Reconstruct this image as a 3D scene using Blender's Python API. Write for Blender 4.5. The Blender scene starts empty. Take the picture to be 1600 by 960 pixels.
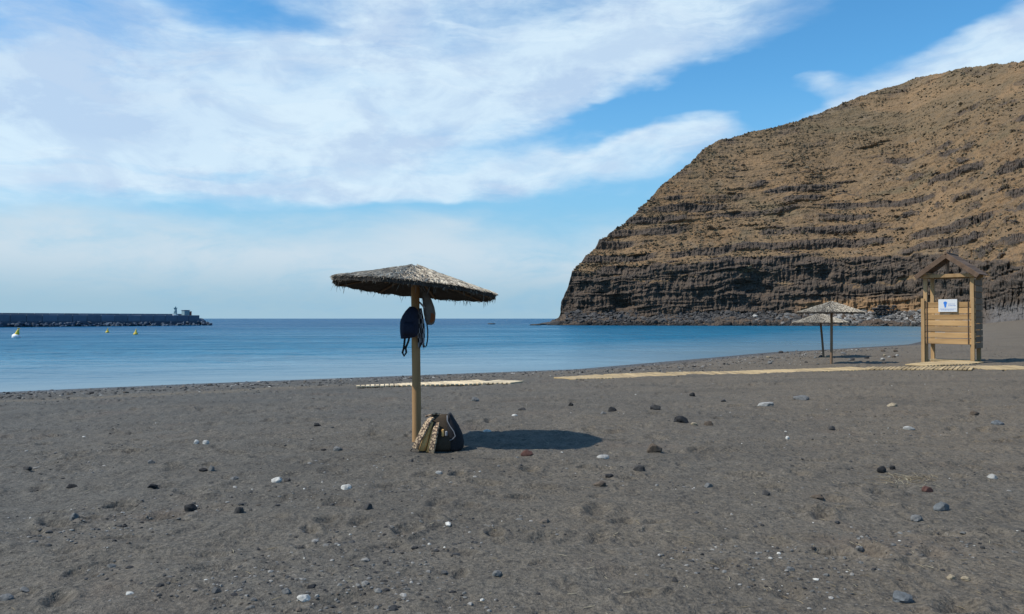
import bpy, math, random
import numpy as np
from mathutils import Vector, Matrix
R = math.radians
random.seed(7)
rng = np.random.default_rng(11)
scene = bpy.context.scene
COL = scene.collection

# ------------------------------------------------------------------ camera
F = 1250.0            # focal length in photograph pixels (1600 wide)
CAMZ, HOR = 1.6, 498.0
SEA = -1.0
cd = bpy.data.cameras.new('camera'); cam = bpy.data.objects.new('camera', cd); COL.objects.link(cam)
cam.location = (0, 0, CAMZ)
cam.rotation_euler = (R(90) + math.atan((HOR - 480) / F), 0, 0)
cd.sensor_width = 36.0; cd.lens = 36.0 * F / 1600
cd.clip_start = 0.1; cd.clip_end = 60000
scene.camera = cam

# ------------------------------------------------------------------ world, sun, exposure
SUN_EL = R(53); SUN_H = (-0.982, -0.19)
scene.view_settings.view_transform = 'Standard'; scene.view_settings.look = 'None'
scene.view_settings.exposure = 0.0; scene.view_settings.gamma = 1.0
world = bpy.data.worlds.new('World'); scene.world = world; world.use_nodes = True


class NT:
    """small helper round a node tree"""
    def __init__(s, tree): s.t = tree; s.t.nodes.clear()
    def n(s, typ, **kw):
        nd = s.t.nodes.new(typ)
        for k, v in kw.items():
            setattr(nd, k, v)
        return nd
    def put(s, sock, v):
        if v is None: return
        if isinstance(v, bpy.types.NodeSocket): s.t.links.new(v, sock)
        else:
            try: sock.default_value = v
            except Exception:
                sock.default_value = (v[0], v[1], v[2], 1.0) if len(v) == 3 else v[:3]
    def math(s, op, a, b=None, c=None, clamp=False):
        nd = s.n('ShaderNodeMath', operation=op, use_clamp=clamp)
        for i, v in enumerate((a, b, c)): s.put(nd.inputs[i], v)
        return nd.outputs[0]
    def vmath(s, op, a, b=None, sc=None):
        nd = s.n('ShaderNodeVectorMath', operation=op)
        s.put(nd.inputs[0], a); s.put(nd.inputs[1], b)
        if sc is not None: s.put(nd.inputs['Scale'], sc)
        return nd.outputs['Value'] if op in ('LENGTH', 'DOT_PRODUCT', 'DISTANCE') else nd.outputs[0]
    def noise(s, vec, scale, detail=4, rough=0.55, dist=0.0, col=False):
        nd = s.n('ShaderNodeTexNoise'); nd.noise_dimensions = '3D'
        s.put(nd.inputs['Vector'], vec); nd.inputs['Scale'].default_value = scale
        nd.inputs['Detail'].default_value = detail; nd.inputs['Roughness'].default_value = rough
        nd.inputs['Distortion'].default_value = dist
        return nd.outputs['Color'] if col else nd.outputs['Fac']
    def rng(s, v, a, b, c=0.0, d=1.0, smooth=False):
        nd = s.n('ShaderNodeMapRange'); nd.clamp = True
        if smooth: nd.interpolation_type = 'SMOOTHSTEP'
        s.put(nd.inputs[0], v)
        for i, x in enumerate((a, b, c, d)): s.put(nd.inputs[1 + i], x)
        return nd.outputs[0]
    def mix(s, f, a, b, mode='MIX'):
        nd = s.n('ShaderNodeMix', data_type='RGBA', blend_type=mode)
        s.put(nd.inputs[0], f); s.put(nd.inputs[6], a); s.put(nd.inputs[7], b)
        return nd.outputs[2]
    def mapping(s, vec, loc=(0, 0, 0), rot=(0, 0, 0), scale=(1, 1, 1), typ='POINT'):
        nd = s.n('ShaderNodeMapping', vector_type=typ); s.put(nd.inputs[0], vec)
        if typ != 'NORMAL':
            nd.inputs['Location'].default_value = loc
        nd.inputs['Rotation'].default_value = rot; nd.inputs['Scale'].default_value = scale
        return nd.outputs[0]
    def attr(s, name, out='Fac'):
        return s.n('ShaderNodeAttribute', attribute_name=name).outputs[out]
    def bump(s, h, strength, dist, normal=None):
        nd = s.n('ShaderNodeBump'); nd.inputs['Strength'].default_value = strength
        nd.inputs['Distance'].default_value = dist; s.put(nd.inputs['Height'], h)
        if normal is not None: s.put(nd.inputs['Normal'], normal)
        return nd.outputs[0]


def build_world():
    w = NT(world.node_tree)
    sky = w.n('ShaderNodeTexSky', sky_type='NISHITA')
    sky.sun_disc = False; sky.sun_elevation = SUN_EL
    sky.sun_rotation = math.atan2(SUN_H[0], SUN_H[1])
    sky.altitude = 0; sky.air_density = 1.0; sky.dust_density = 0.6; sky.ozone_density = 2.5
    d = w.n('ShaderNodeTexCoord').outputs['Generated']
    sp = w.n('ShaderNodeSeparateXYZ'); w.put(sp.inputs[0], d)
    az = w.math('ARCTAN2', sp.outputs[0], sp.outputs[1])
    el = w.math('ARCSINE', sp.outputs[2])
    cb = w.n('ShaderNodeCombineXYZ'); w.put(cb.inputs[0], az); w.put(cb.inputs[1], el)
    v = cb.outputs[0]
    # wind-drawn wisps: domain warp with streaks along the wind
    vs = w.mapping(v, rot=(0, 0, R(-11)), scale=(1.0, 2.6, 1))
    wc = w.noise(vs, 3.2, 5, 0.55, col=True)
    warp = w.vmath('SCALE', w.vmath('SUBTRACT', wc, (0.5, 0.5, 0.5)), sc=0.21)
    warp = w.vmath('MULTIPLY', warp, (1.0, 0.55, 0))
    p = w.vmath('ADD', v, warp)
    fb = w.noise(w.mapping(v, loc=(3.1, 1.7, 0), rot=(0, 0, R(-13)), scale=(1.0, 3.2, 1)), 4.5, 7, 0.56, 0.2)
    fine = w.noise(w.mapping(v, loc=(1.1, 0.7, 0), rot=(0, 0, R(-16)), scale=(1.0, 3.0, 1)), 17, 5, 0.6, 0.3)
    def ell(x, y, rx, ry, rot, wt, r1=1.45, r0=.35):
        a = math.atan((x - 800) / F); e = math.atan((HOR - y) / F * math.cos(a))
        m = w.mapping(p, loc=(a, e, 0), rot=(0, 0, R(rot)), scale=(rx / F, ry / F, 1), typ='TEXTURE')
        return w.rng(w.vmath('LENGTH', m), r1, r0, 0.0, wt, True)
    E = [(420, 115, 640, 150, 9, 1.15, 1.6, .1), (120, 215, 420, 75, 0, .75, 1.7, .1), (1010, 45, 340, 75, 19, .75), (700, 180, 260, 70, 10, .35),
         (170, 291, 300, 13, 0, .55), (840, 257, 310, 46, 10, 1.2), (560, 288, 190, 22, 5, .45), (1480, 128, 270, 60, 15, 1.4),
         (1262, 121, 50, 17, 8, .75), (400, 0, 120, 26, -4, -.55), (220, 270, 300, 9, 1, -.35), (700, 340, 420, 18, 2, -.3), (250, 318, 420, 16, 2, .22), (120, 345, 260, 12, -3, .2),
         (930, 190, 330, 24, 14, -.75), (1300, 60, 330, 34, 12, -.6), (1195, 172, 75, 60, 20, -.75)]
    tot = w.math('MULTIPLY', w.math('SUBTRACT', fb, 0.5), 1.25)
    tot = w.math('ADD', tot, w.math('MULTIPLY', w.math('SUBTRACT', fine, 0.5), 0.55))
    for e in E: tot = w.math('ADD', tot, ell(*e))
    # the rest of the sky, out of view: cloud thinned to lower ambient light
    side = w.rng(w.math('ABSOLUTE', az), 0.62, 0.95, 0, 1, True)
    above = w.rng(el, 0.42, 0.62, 0, 1, True)
    outside = w.math('MAXIMUM', side, above)
    tot = w.math('ADD', tot, w.math('MULTIPLY', outside, w.rng(w.noise(vs, 1.3, 3), .42, .68, -.3, .75)))
    dens = w.rng(tot, 0.02, 1.08, 0, 1, True)
    streak = w.noise(w.mapping(p, loc=(4.3, 9.1, 0), rot=(0, 0, R(-12)), scale=(1.0, 4.6, 1)), 5.5, 8, 0.62, 0.35)
    puff = w.noise(w.mapping(v, loc=(2.2, 5.4, 0), rot=(0, 0, R(-14)), scale=(1.0, 1.9, 1)), 9.0, 8, 0.6, 0.5)
    thick = w.rng(tot, .25, 1.25, 0, 1)
    dens = w.math('MULTIPLY', dens, w.math('MAXIMUM', w.rng(streak, .31, .60, .55, 1.0, True), w.math('MULTIPLY', thick, .93)))
    dens = w.math('MULTIPLY', dens, 0.96)
    # low bank of thin haze cloud above the horizon
    elw = w.math('ADD', el, w.math('MULTIPLY', w.math('SUBTRACT', fb, 0.5), 0.13))
    bank = w.math('MULTIPLY', w.rng(elw, 0.150, 0.070, 0, 1, True), w.rng(w.math('ADD', w.math('MULTIPLY', streak, .6), w.math('MULTIPLY', puff, .4)), .31, .54, .35, 1.0, True))
    skyc = w.n('ShaderNodeHueSaturation'); skyc.inputs['Saturation'].default_value = 1.25
    skyc.inputs['Value'].default_value = SKYV
    w.put(skyc.inputs['Color'], sky.outputs[0])
    base = w.mix(1.0, skyc.outputs[0], (1.25, 1.75, 1.75), 'MULTIPLY')
    K = 1 / 0.10
    base = w.mix(w.rng(el, .30, .0, 0, .9, True), base, tuple(K * c for c in (.25, .48, .72)))
    bankc = w.mix(w.rng(el, .012, .085, 0, 1, True), tuple(K * c for c in (.36, .55, .68)), tuple(K * c for c in (.60, .73, .83)))
    lowc = w.mix(bank, base, bankc)
    shade = w.rng(w.noise(w.mapping(v, loc=(7, 2, 0), rot=(0, 0, R(-12)), scale=(1, 2.2, 1)), 5.5, 6, .62), .30, .52, 0, 1, True)
    shade = w.math('MULTIPLY', shade, w.rng(puff, .36, .60, .45, 1.0, True))
    shade = w.math('SUBTRACT', shade, w.math('ADD', ell(40, 70, 240, 80, -20, .38), ell(250, 60, 230, 40, -8, .22)), clamp=True)
    shade = w.math('MAXIMUM', w.math('MULTIPLY', shade, 1.0), w.rng(dens, .35, .9, 0, .25))
    cc = w.mix(shade, tuple(K * c for c in (.47, .62, .84)), tuple(K * c for c in (.71, .87, .99)))
    out = w.mix(dens, lowc, cc)
    bg = w.n('ShaderNodeBackground'); bg.inputs['Strength'].default_value = 0.10
    w.put(bg.inputs['Color'], out)
    o = w.n('ShaderNodeOutputWorld'); w.put(o.inputs[0], bg.outputs[0])


SKYV = 1.0
build_world()
sl = bpy.data.lights.new('sun', 'SUN'); sun = bpy.data.objects.new('sun', sl); COL.objects.link(sun)
sl.energy = 4.9; sl.angle = R(0.53); sl.color = (1.0, 0.93, 0.82)
sd_ = Vector((SUN_H[0] * math.cos(SUN_EL), SUN_H[1] * math.cos(SUN_EL), math.sin(SUN_EL))).normalized()
sun.rotation_euler = sd_.to_track_quat('Z', 'Y').to_euler()
sun.location = (-20, -5, 30)

# ------------------------------------------------------------------ numpy noise
_P = rng.permutation(512).astype(np.int64); _P = np.concatenate([_P, _P])
_G = rng.normal(size=(512, 3)); _G /= np.linalg.norm(_G, axis=1)[:, None]


def perlin(x, y, z=None):
    x = np.asarray(x, float); y = np.asarray(y, float)
    z = np.zeros_like(x) if z is None else np.asarray(z, float)
    xi = np.floor(x).astype(np.int64); yi = np.floor(y).astype(np.int64); zi = np.floor(z).astype(np.int64)
    xf, yf, zf = x - xi, y - yi, z - zi
    u, v, w = (t * t * t * (t * (t * 6 - 15) + 10) for t in (xf, yf, zf))
    def g(i, j, k):
        h = _P[(_P[(_P[(xi + i) & 511] + yi + j) & 511] + zi + k) & 511]
        gr = _G[h]
        return gr[..., 0] * (xf - i) + gr[..., 1] * (yf - j) + gr[..., 2] * (zf - k)
    a = g(0, 0, 0) * (1 - u) + g(1, 0, 0) * u
    b = g(0, 1, 0) * (1 - u) + g(1, 1, 0) * u
    c = g(0, 0, 1) * (1 - u) + g(1, 0, 1) * u
    d = g(0, 1, 1) * (1 - u) + g(1, 1, 1) * u
    return ((a * (1 - v) + b * v) * (1 - w) + (c * (1 - v) + d * v) * w) * 1.5


def fbm(x, y, z=None, o=4, gain=.5, ridged=False):
    z = np.zeros_like(np.asarray(x, float)) if z is None else z
    t = 0; a = 1; f = 1; s = 0
    for i in range(o):
        n = perlin(x * f + 17.3 * i, y * f + 5.1 * i, z * f)
        if ridged: n = 1 - 2 * np.abs(n)
        t = t + a * n; s += a; a *= gain; f *= 2.03
    return t / s


def sstep(a, b, x):
    t = np.clip((x - a) / (b - a), 0, 1); return t * t * (3 - 2 * t)


# ------------------------------------------------------------------ mesh helpers
def mesh_np(name, verts, faces, smooth=True):
    verts = np.asarray(verts, np.float32); faces = np.asarray(faces, np.int32)
    me = bpy.data.meshes.new(name); k = faces.shape[1]
    me.vertices.add(len(verts)); me.vertices.foreach_set('co', verts.ravel())
    me.loops.add(faces.size); me.loops.foreach_set('vertex_index', faces.ravel())
    me.polygons.add(len(faces))
    me.polygons.foreach_set('loop_start', np.arange(0, faces.size, k, dtype=np.int32))
    me.polygons.foreach_set('use_smooth', np.full(len(faces), smooth))
    me.update(calc_edges=True)
    return me


def vattr(me, name, vals):
    a = me.attributes.new(name, 'FLOAT', 'POINT'); a.data.foreach_set('value', np.asarray(vals, np.float32).ravel())


def vcol(me, name, cols):
    a = me.attributes.new(name, 'FLOAT_COLOR', 'POINT')
    c = np.ones((len(cols), 4), np.float32); c[:, :3] = cols
    a.data.foreach_set('color', c.ravel())


def link(name, me, mat=None, parent=None, loc=None):
    o = bpy.data.objects.new(name, me); COL.objects.link(o)
    if mat is not None and me is not None and not me.materials: me.materials.append(mat)
    if parent is not None: o.parent = parent
    if loc is not None: o.location = loc
    return o


def tag(o, label=None, cat=None, group=None, kind=None):
    for k, v in (('label', label), ('category', cat), ('group', group), ('kind', kind)):
        if v: o[k] = v
    return o


def empty(name, loc, rz=0.0):
    o = bpy.data.objects.new(name, None); COL.objects.link(o); o.location = loc; o.rotation_euler = (0, 0, rz)
    o.empty_display_size = .1
    return o


def grid_faces(nr, nc):
    i = np.arange(nr - 1)[:, None] * nc + np.arange(nc - 1)[None, :]
    return np.stack([i, i + 1, i + nc + 1, i + nc], -1).reshape(-1, 4)


class MB:
    """collects shapes into one mesh"""
    def __init__(s): s.v = []; s.f = []; s.smooth = False
    def add(s, vs, fs):
        b = len(s.v); s.v += [tuple(v) for v in vs]; s.f += [tuple(b + i for i in f) for f in fs]
    def box(s, c, size, M=None, bev=0.0, jit=0.0):
        hx, hy, hz = (t / 2 for t in size)
        if bev <= 0:
            vs = [Vector((sx * hx, sy * hy, sz * hz)) for sz in (-1, 1) for sy in (-1, 1) for sx in (-1, 1)]
            fs = [(0, 2, 3, 1), (4, 5, 7, 6), (0, 1, 5, 4), (2, 6, 7, 3), (0, 4, 6, 2), (1, 3, 7, 5)]
        else:   # box with chamfered edges
            vs = []; idx = {}
            for sx in (-1, 1):
                for sy in (-1, 1):
                    for sz in (-1, 1):
                        for ax in range(3):
                            q = [sx * (hx - bev), sy * (hy - bev), sz * (hz - bev)]
                            q[ax] = (sx * hx, sy * hy, sz * hz)[ax]
                            idx[(sx, sy, sz, ax)] = len(vs); vs.append(Vector(q))
            fs = []
            I = lambda *k: idx[k]
            for sg in (-1, 1):
                for ax in range(3):
                    ring = [(-1, -1), (1, -1), (1, 1), (-1, 1)]
                    f = []
                    for a, b in ring:
                        k = [0, 0, 0]; k[ax] = sg; k[(ax + 1) % 3] = a; k[(ax + 2) % 3] = b
                        f.append(I(*k, ax))
                    fs.append(tuple(f if sg > 0 else f[::-1]))
            for ax in range(3):
                b, c2 = (ax + 1) % 3, (ax + 2) % 3
                for s1 in (-1, 1):
                    for s2 in (-1, 1):
                        k0 = [0] * 3; k1 = [0] * 3; k0[ax] = -1; k1[ax] = 1
                        for k in (k0, k1): k[b] = s1; k[c2] = s2
                        f = (I(*k0, b), I(*k1, b), I(*k1, c2), I(*k0, c2))
                        fs.append(f if s1 * s2 > 0 else f[::-1])
            for sx in (-1, 1):
                for sy in (-1, 1):
                    for sz in (-1, 1):
                        f = tuple(I(sx, sy, sz, a) for a in range(3))
                        fs.append(f if sx * sy * sz > 0 else f[::-1])
        if jit: vs = [v + Vector([random.uniform(-jit, jit) for _ in range(3)]) for v in vs]
        if M is not None: vs = [M @ v for v in vs]
        s.add([v + Vector(c) for v in vs], fs); return s
    def tube(s, pts, rad, n=8, cap=True, flat=1.0, up=None):
        pts = [Vector(p) for p in pts]; rad = rad if isinstance(rad, (list, tuple)) else [rad] * len(pts)
        rings = []; prev = None
        for i, p in enumerate(pts):
            t = (pts[min(i + 1, len(pts) - 1)] - pts[max(i - 1, 0)]).normalized()
            ref = Vector(up) if up else (prev if prev is not None else (Vector((0, 1, 0)) if abs(t.y) < .9 else Vector((1, 0, 0))))
            a = (ref - t * ref.dot(t)).normalized(); b = t.cross(a); prev = a
            rings.append([p + (a * math.cos(k * math.tau / n) + b * math.sin(k * math.tau / n) * flat) * rad[i] for k in range(n)])
        vs = [v for r in rings for v in r]; fs = []
        for i in range(len(pts) - 1):
            for k in range(n):
                fs.append((i * n + k, i * n + (k + 1) % n, (i + 1) * n + (k + 1) % n, (i + 1) * n + k))
        if cap:
            fs.append(tuple(range(n))[::-1]); fs.append(tuple((len(pts) - 1) * n + k for k in range(n)))
        s.add(vs, fs); return s
    def ribbon(s, pts, wdir, width, thick):
        """a flat strap along pts; wdir gives its width direction, thickness built in"""
        pts = [Vector(p) for p in pts]; n = len(pts); vs = []
        for i, p in enumerate(pts):
            t = (pts[min(i + 1, n - 1)] - pts[max(i - 1, 0)]).normalized()
            wd = Vector(wdir[i] if isinstance(wdir, list) else wdir); wd = (wd - t * wd.dot(t)).normalized(); nn = t.cross(wd)
            w = width[i] if isinstance(width, list) else width
            for a, b in ((-1, -1), (-.8, 1), (.8, 1), (1, -1)): vs.append(p + wd * w / 2 * a + nn * thick / 2 * b)
        fs = []
        for i in range(n - 1):
            for k in range(4): fs.append((i * 4 + k, i * 4 + (k + 1) % 4, i * 4 + 4 + (k + 1) % 4, i * 4 + 4 + k))
        fs.append((3, 2, 1, 0)); fs.append(tuple((n - 1) * 4 + k for k in range(4)))
        s.add(vs, fs); return s
    def loft(s, secs, n=20, M=None):
        """secs: (centre, half width along x, half depth along y, exponent); stacked upwards, capped"""
        vs = []
        for c, a, b, e in secs:
            for k in range(n):
                th = k * math.tau / n; cs, sn = math.cos(th), math.sin(th)
                vs.append(Vector((c[0] + a * math.copysign(abs(cs) ** (2 / e), cs), c[1] + b * math.copysign(abs(sn) ** (2 / e), sn), c[2])))
        if M is not None: vs = [M @ v for v in vs]
        m = len(secs); fs = []
        for i in range(m - 1):
            for k in range(n): fs.append((i * n + k, i * n + (k + 1) % n, (i + 1) * n + (k + 1) % n, (i + 1) * n + k))
        fs.append(tuple(range(n))[::-1]); fs.append(tuple((m - 1) * n + k for k in range(n)))
        s.add(vs, fs); return s
    def mesh(s, name, smooth=False):
        me = bpy.data.meshes.new(name); me.from_pydata(s.v, [], s.f); me.update()
        if smooth: me.polygons.foreach_set('use_smooth', [True] * len(me.polygons))
        return me
    def build(s, name, mat, parent=None, smooth=False, loc=None):
        return link(name, s.mesh(name, smooth), mat, parent, loc)


# ------------------------------------------------------------------ materials
def new_mat(name):
    m = bpy.data.materials.new(name); m.use_nodes = True; t = NT(m.node_tree)
    b = t.n('ShaderNodeBsdfPrincipled'); o = t.n('ShaderNodeOutputMaterial'); t.put(o.inputs[0], b.outputs[0])
    return m, t, b


def simple(name, c1, c2, scale=20, rough=.8, bump=.3, bd=.004, stretch=(1, 1, 1), spec=.3, detail=5, stain=0):
    m, t, b = new_mat(name)
    v = t.mapping(t.n('ShaderNodeTexCoord').outputs['Object'], scale=stretch)
    oi = t.n('ShaderNodeObjectInfo').outputs['Random']
    v = t.vmath('ADD', v, t.vmath('SCALE', (13.0, 7.0, 5.0), sc=oi))
    f = t.noise(v, scale, detail, .6)
    c = t.mix(t.rng(f, .3, .7), c1, c2)
    if stain: c = t.mix(t.rng(t.noise(v, scale * .35, 6, .68), .48, .66, 0, stain), c, (.15, .12, .09))
    val = t.rng(oi, 0, 1, .78, 1.18)
    hs = t.n('ShaderNodeHueSaturation'); t.put(hs.inputs['Color'], c); t.put(hs.inputs['Value'], val)
    t.put(b.inputs['Base Color'], hs.outputs[0])
    b.inputs['Roughness'].default_value = rough; b.inputs['Specular IOR Level'].default_value = spec
    if bump: t.put(b.inputs['Normal'], t.bump(f, bump, bd))
    return m


def mat_sand():
    m, t, b = new_mat('dark volcanic sand')
    p = t.n('ShaderNodeNewGeometry').outputs['Position']
    big = t.noise(p, .22, 4, .6); mid = t.noise(p, 2.3, 5, .65); gr = t.noise(p, 38, 4, .7); sp = t.noise(p, 120, 2, .6)
    sx = t.n('ShaderNodeSeparateXYZ'); t.put(sx.inputs[0], p)
    warm = t.rng(t.math('ADD', t.math('MULTIPLY', sx.outputs[0], .05), big), .1, .95)
    peb = t.noise(p, 13, 4, .7)
    c = t.mix(warm, (.078, .075, .067), (.126, .101, .072))
    c = t.mix(t.rng(mid, .35, .7), c, t.mix(warm, (.107, .103, .092), (.160, .130, .094)))
    c = t.mix(t.rng(peb, .34, .48, .85, 0), c, (.050, .046, .041))
    c = t.mix(t.rng(peb, .60, .70, 0, .5), c, (.15, .138, .12))
    c = t.mix(t.rng(gr, .34, .50, .8, 0), c, (.034, .032, .029))
    c = t.mix(t.rng(gr, .57, .68, 0, .75), c, (.21, .188, .158))
    c = t.mix(t.rng(sp, .64, .74, 0, .6), c, (.24, .22, .19))
    damp = t.rng(t.noise(t.mapping(p, rot=(0, 0, R(20)), scale=(.6, 1, 1)), .42, 5, .62, .4), .50, .66, 0, .42)
    c = t.mix(damp, c, t.mix(.6, c, (.02, .02, .02)))
    rd = t.rng(t.noise(p, .55, 3), .58, .75, 0, .35)
    c = t.mix(rd, c, (.115, .082, .062))
    wet = t.rng(t.math('ADD', t.attr('shore'), t.math('MULTIPLY', t.math('SUBTRACT', mid, .5), 2.5)), 0.4, 4.2, 1, 0, True)
    c = t.mix(wet, c, t.mix(.55, c, (.012, .012, .013)))
    far = t.rng(t.attr('shore'), 1.5, 9, 1, 0)
    c = t.mix(t.math('MULTIPLY', far, t.rng(gr, .5, .66, 0, .55)), c, (.19, .185, .18))
    wr = t.attr('wrack')
    c = t.mix(t.math('MULTIPLY', wr, t.rng(t.noise(p, 9, 5, .7), .42, .62, 0, .8)), c, (.20, .16, .105))
    t.put(b.inputs['Base Color'], c)
    t.put(b.inputs['Roughness'], t.rng(wet, 0, 1, .93, .42)); b.inputs['Specular IOR Level'].default_value = .25
    h = t.math('ADD', t.math('MULTIPLY', gr, .35), t.math('ADD', t.math('MULTIPLY', sp, .12), t.math('MULTIPLY', t.noise(p, 11, 4, .6), 1.0)))
    t.put(b.inputs['Normal'], t.bump(h, 1.0, .045))
    return m


def mat_sea():
    m, t, b = new_mat('sea water')
    p = t.n('ShaderNodeNewGeometry').outputs['Position']
    sh = t.attr('shore')                      # metres out from the waterline
    pat = t.noise(t.mapping(p, rot=(0, 0, R(12)), scale=(.35, 1, 1)), .035, 5, .6)
    c = t.mix(t.rng(sh, 0, 30), (.13, .205, .24), (.020, .150, .255))
    c = t.mix(t.rng(sh, 20, 200), c, (.003, .078, .178))
    t.put(b.inputs['Specular IOR Level'], t.rng(sh, 0, 30, .42, .07))
    c = t.mix(t.rng(pat, .38, .62, 0, .6), c, t.mix(.5, c, (.004, .062, .130)))
    t.put(b.inputs['Base Color'], c)
    b.inputs['IOR'].default_value = 1.33
    t.put(b.inputs['Roughness'], t.rng(pat, .35, .65, .24, .38))
    # ripples: short chop on longer waves
    w1 = t.noise(t.mapping(p, rot=(0, 0, R(20)), scale=(.5, 1.1, 1)), .42, 4, .6, .4)
    w2 = t.noise(t.mapping(p, rot=(0, 0, R(-15)), scale=(.6, 1.2, 1)), 1.9, 4, .62, .3)
    w3 = t.noise(t.mapping(p, rot=(0, 0, R(6)), scale=(.4, 1, 1)), .13, 4, .55, .3)
    h = t.math('ADD', t.math('MULTIPLY', w1, 1.1), t.math('ADD', t.math('MULTIPLY', w2, .30), t.math('MULTIPLY', w3, 5.5)))
    calm = t.rng(sh, 0, 30, .12, 1.0)
    bp = t.n('ShaderNodeBump'); t.put(bp.inputs['Height'], h); t.put(bp.inputs['Strength'], calm); bp.inputs['Distance'].default_value = 1.0
    t.put(b.inputs['Normal'], bp.outputs[0])
    return m


def mat_hill():
    m, t, b = new_mat('dry basalt hillside')
    p = t.n('ShaderNodeNewGeometry').outputs['Position']
    n1 = t.noise(p, .035, 5, .6); n2 = t.noise(p, .28, 5, .65); n3 = t.noise(p, 1.3, 5, .7)
    st = t.noise(t.mapping(p, scale=(.12, .12, 1.1)), .8, 5, .6)
    g = t.mix(t.rng(n1, .35, .65), (.215, .146, .082), (.232, .140, .070))
    g = t.mix(t.rng(n2, .35, .65), g, (.135, .097, .062))
    nb = t.noise(t.mapping(p, scale=(1, 1, 1.7)), .016, 4, .6, .6)
    sz = t.n('ShaderNodeSeparateXYZ'); t.put(sz.inputs[0], p)
    g = t.mix(t.math('MULTIPLY', t.rng(sz.outputs[2], 55, 115, 0, 1, True), t.rng(n1, .35, .6, .35, .85)), g, (.142, .111, .070))
    scree = t.rng(t.noise(t.mapping(p, scale=(1, 1, .25)), .10, 4, .6, .5), .60, .72, 0, .7)
    g = t.mix(scree, g, (.215, .165, .115))
    g = t.mix(t.rng(nb, .42, .34, 0, .75), g, (.128, .104, .064))
    g = t.mix(t.rng(nb, .55, .66, 0, .8), g, (.25, .160, .088))
    g = t.mix(t.rng(n3, .52, .68, 0, .6), g, (.088, .072, .050))
    g = t.mix(t.rng(n3, .30, .42, .55, 0), g, (.25, .165, .085))
    r = t.mix(t.rng(n3, .3, .7), (.024, .022, .020), (.128, .103, .084))
    r = t.mix(t.rng(st, .45, .62, 0, .6), r, (.105, .075, .055))
    r = t.mix(t.rng(n2, .52, .7, 0, .7), r, (.145, .105, .073))
    c = t.mix(t.rng(t.math('ADD', t.attr('rock'), t.math('MULTIPLY', t.math('SUBTRACT', n3, .5), .9)), .35, .62), g, r)
    c = t.mix(t.attr('earth'), c, t.mix(t.rng(n2, .35, .65), (.29, .175, .09), (.22, .14, .08)))
    c = t.mix(t.attr('gravel'), c, t.mix(t.rng(n3, .35, .65), (.16, .15, .145), (.10, .095, .092)))
    t.put(b.inputs['Base Color'], c); b.inputs['Roughness'].default_value = .95; b.inputs['Specular IOR Level'].default_value = .12
    h = t.math('ADD', t.math('MULTIPLY', n3, .6), t.math('MULTIPLY', t.noise(p, 3.5, 4, .7), .3))
    t.put(b.inputs['Normal'], t.bump(h, .8, .9))
    return m


def mat_vcol(name, rough=.9, scale=30, amt=.35, bump=.3, bd=.003, spec=.25):
    """base colour from each piece's own tint plus grain"""
    m, t, b = new_mat(name)
    p = t.n('ShaderNodeTexCoord').outputs['Object']
    f = t.noise(p, scale, 4, .65)
    c = t.mix(1.0, t.attr('tint', 'Color'), t.mix(t.rng(f, .3, .7), (1 - amt,) * 3, (1 + amt,) * 3), 'MULTIPLY')
    t.put(b.inputs['Base Color'], c); b.inputs['Roughness'].default_value = rough; b.inputs['Specular IOR Level'].default_value = spec
    t.put(b.inputs['Normal'], t.bump(f, bump, bd))
    return m


def mat_stone(name, c):
    lo = tuple(.6 * k for k in c); hi = tuple(min(1.35 * k, .8) for k in c)
    m, t, b = new_mat(name)
    p = t.n('ShaderNodeTexCoord').outputs['Object']; oi = t.n('ShaderNodeObjectInfo').outputs['Random']
    p = t.vmath('ADD', p, t.vmath('SCALE', (13., 7., 5.), sc=oi))
    f = t.noise(p, 22, 6, .65); g = t.noise(p, 90, 3, .7)
    col = t.mix(t.rng(f, .3, .7), lo, hi); col = t.mix(t.rng(g, .58, .7, 0, .4), col, tuple(.45 * k for k in c))
    t.put(b.inputs['Base Color'], col); b.inputs['Roughness'].default_value = .88; b.inputs['Specular IOR Level'].default_value = .25
    t.put(b.inputs['Normal'], t.bump(f, .7, .012))
    return m


def mat_pattern():
    m, t, b = new_mat('woven black on cream strap')
    p = t.n('ShaderNodeTexCoord').outputs['Object']
    v = t.n('ShaderNodeTexVoronoi'); v.inputs['Scale'].default_value = 44; t.put(v.inputs['Vector'], p)
    f = t.rng(t.math('ADD', v.outputs['Distance'], t.math('MULTIPLY', t.noise(p, 30, 3), .5)), .70, .82)
    t.put(b.inputs['Base Color'], t.mix(f, (.47, .34, .21), (.10, .065, .045))); b.inputs['Roughness'].default_value = .9
    return m


def mat_check():
    m, t, b = new_mat('black and white checked cloth')
    ck = t.n('ShaderNodeTexChecker'); ck.inputs['Scale'].default_value = 16
    p = t.n('ShaderNodeTexCoord').outputs['Object']; t.put(ck.inputs['Vector'], t.vmath('ADD', p, t.vmath('SCALE', t.noise(p, 14, 2, col=True), sc=.03)))
    t.put(b.inputs['Base Color'], t.mix(ck.outputs['Fac'], (.02, .02, .025), (.34, .34, .36))); b.inputs['Roughness'].default_value = .9
    return m


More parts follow.
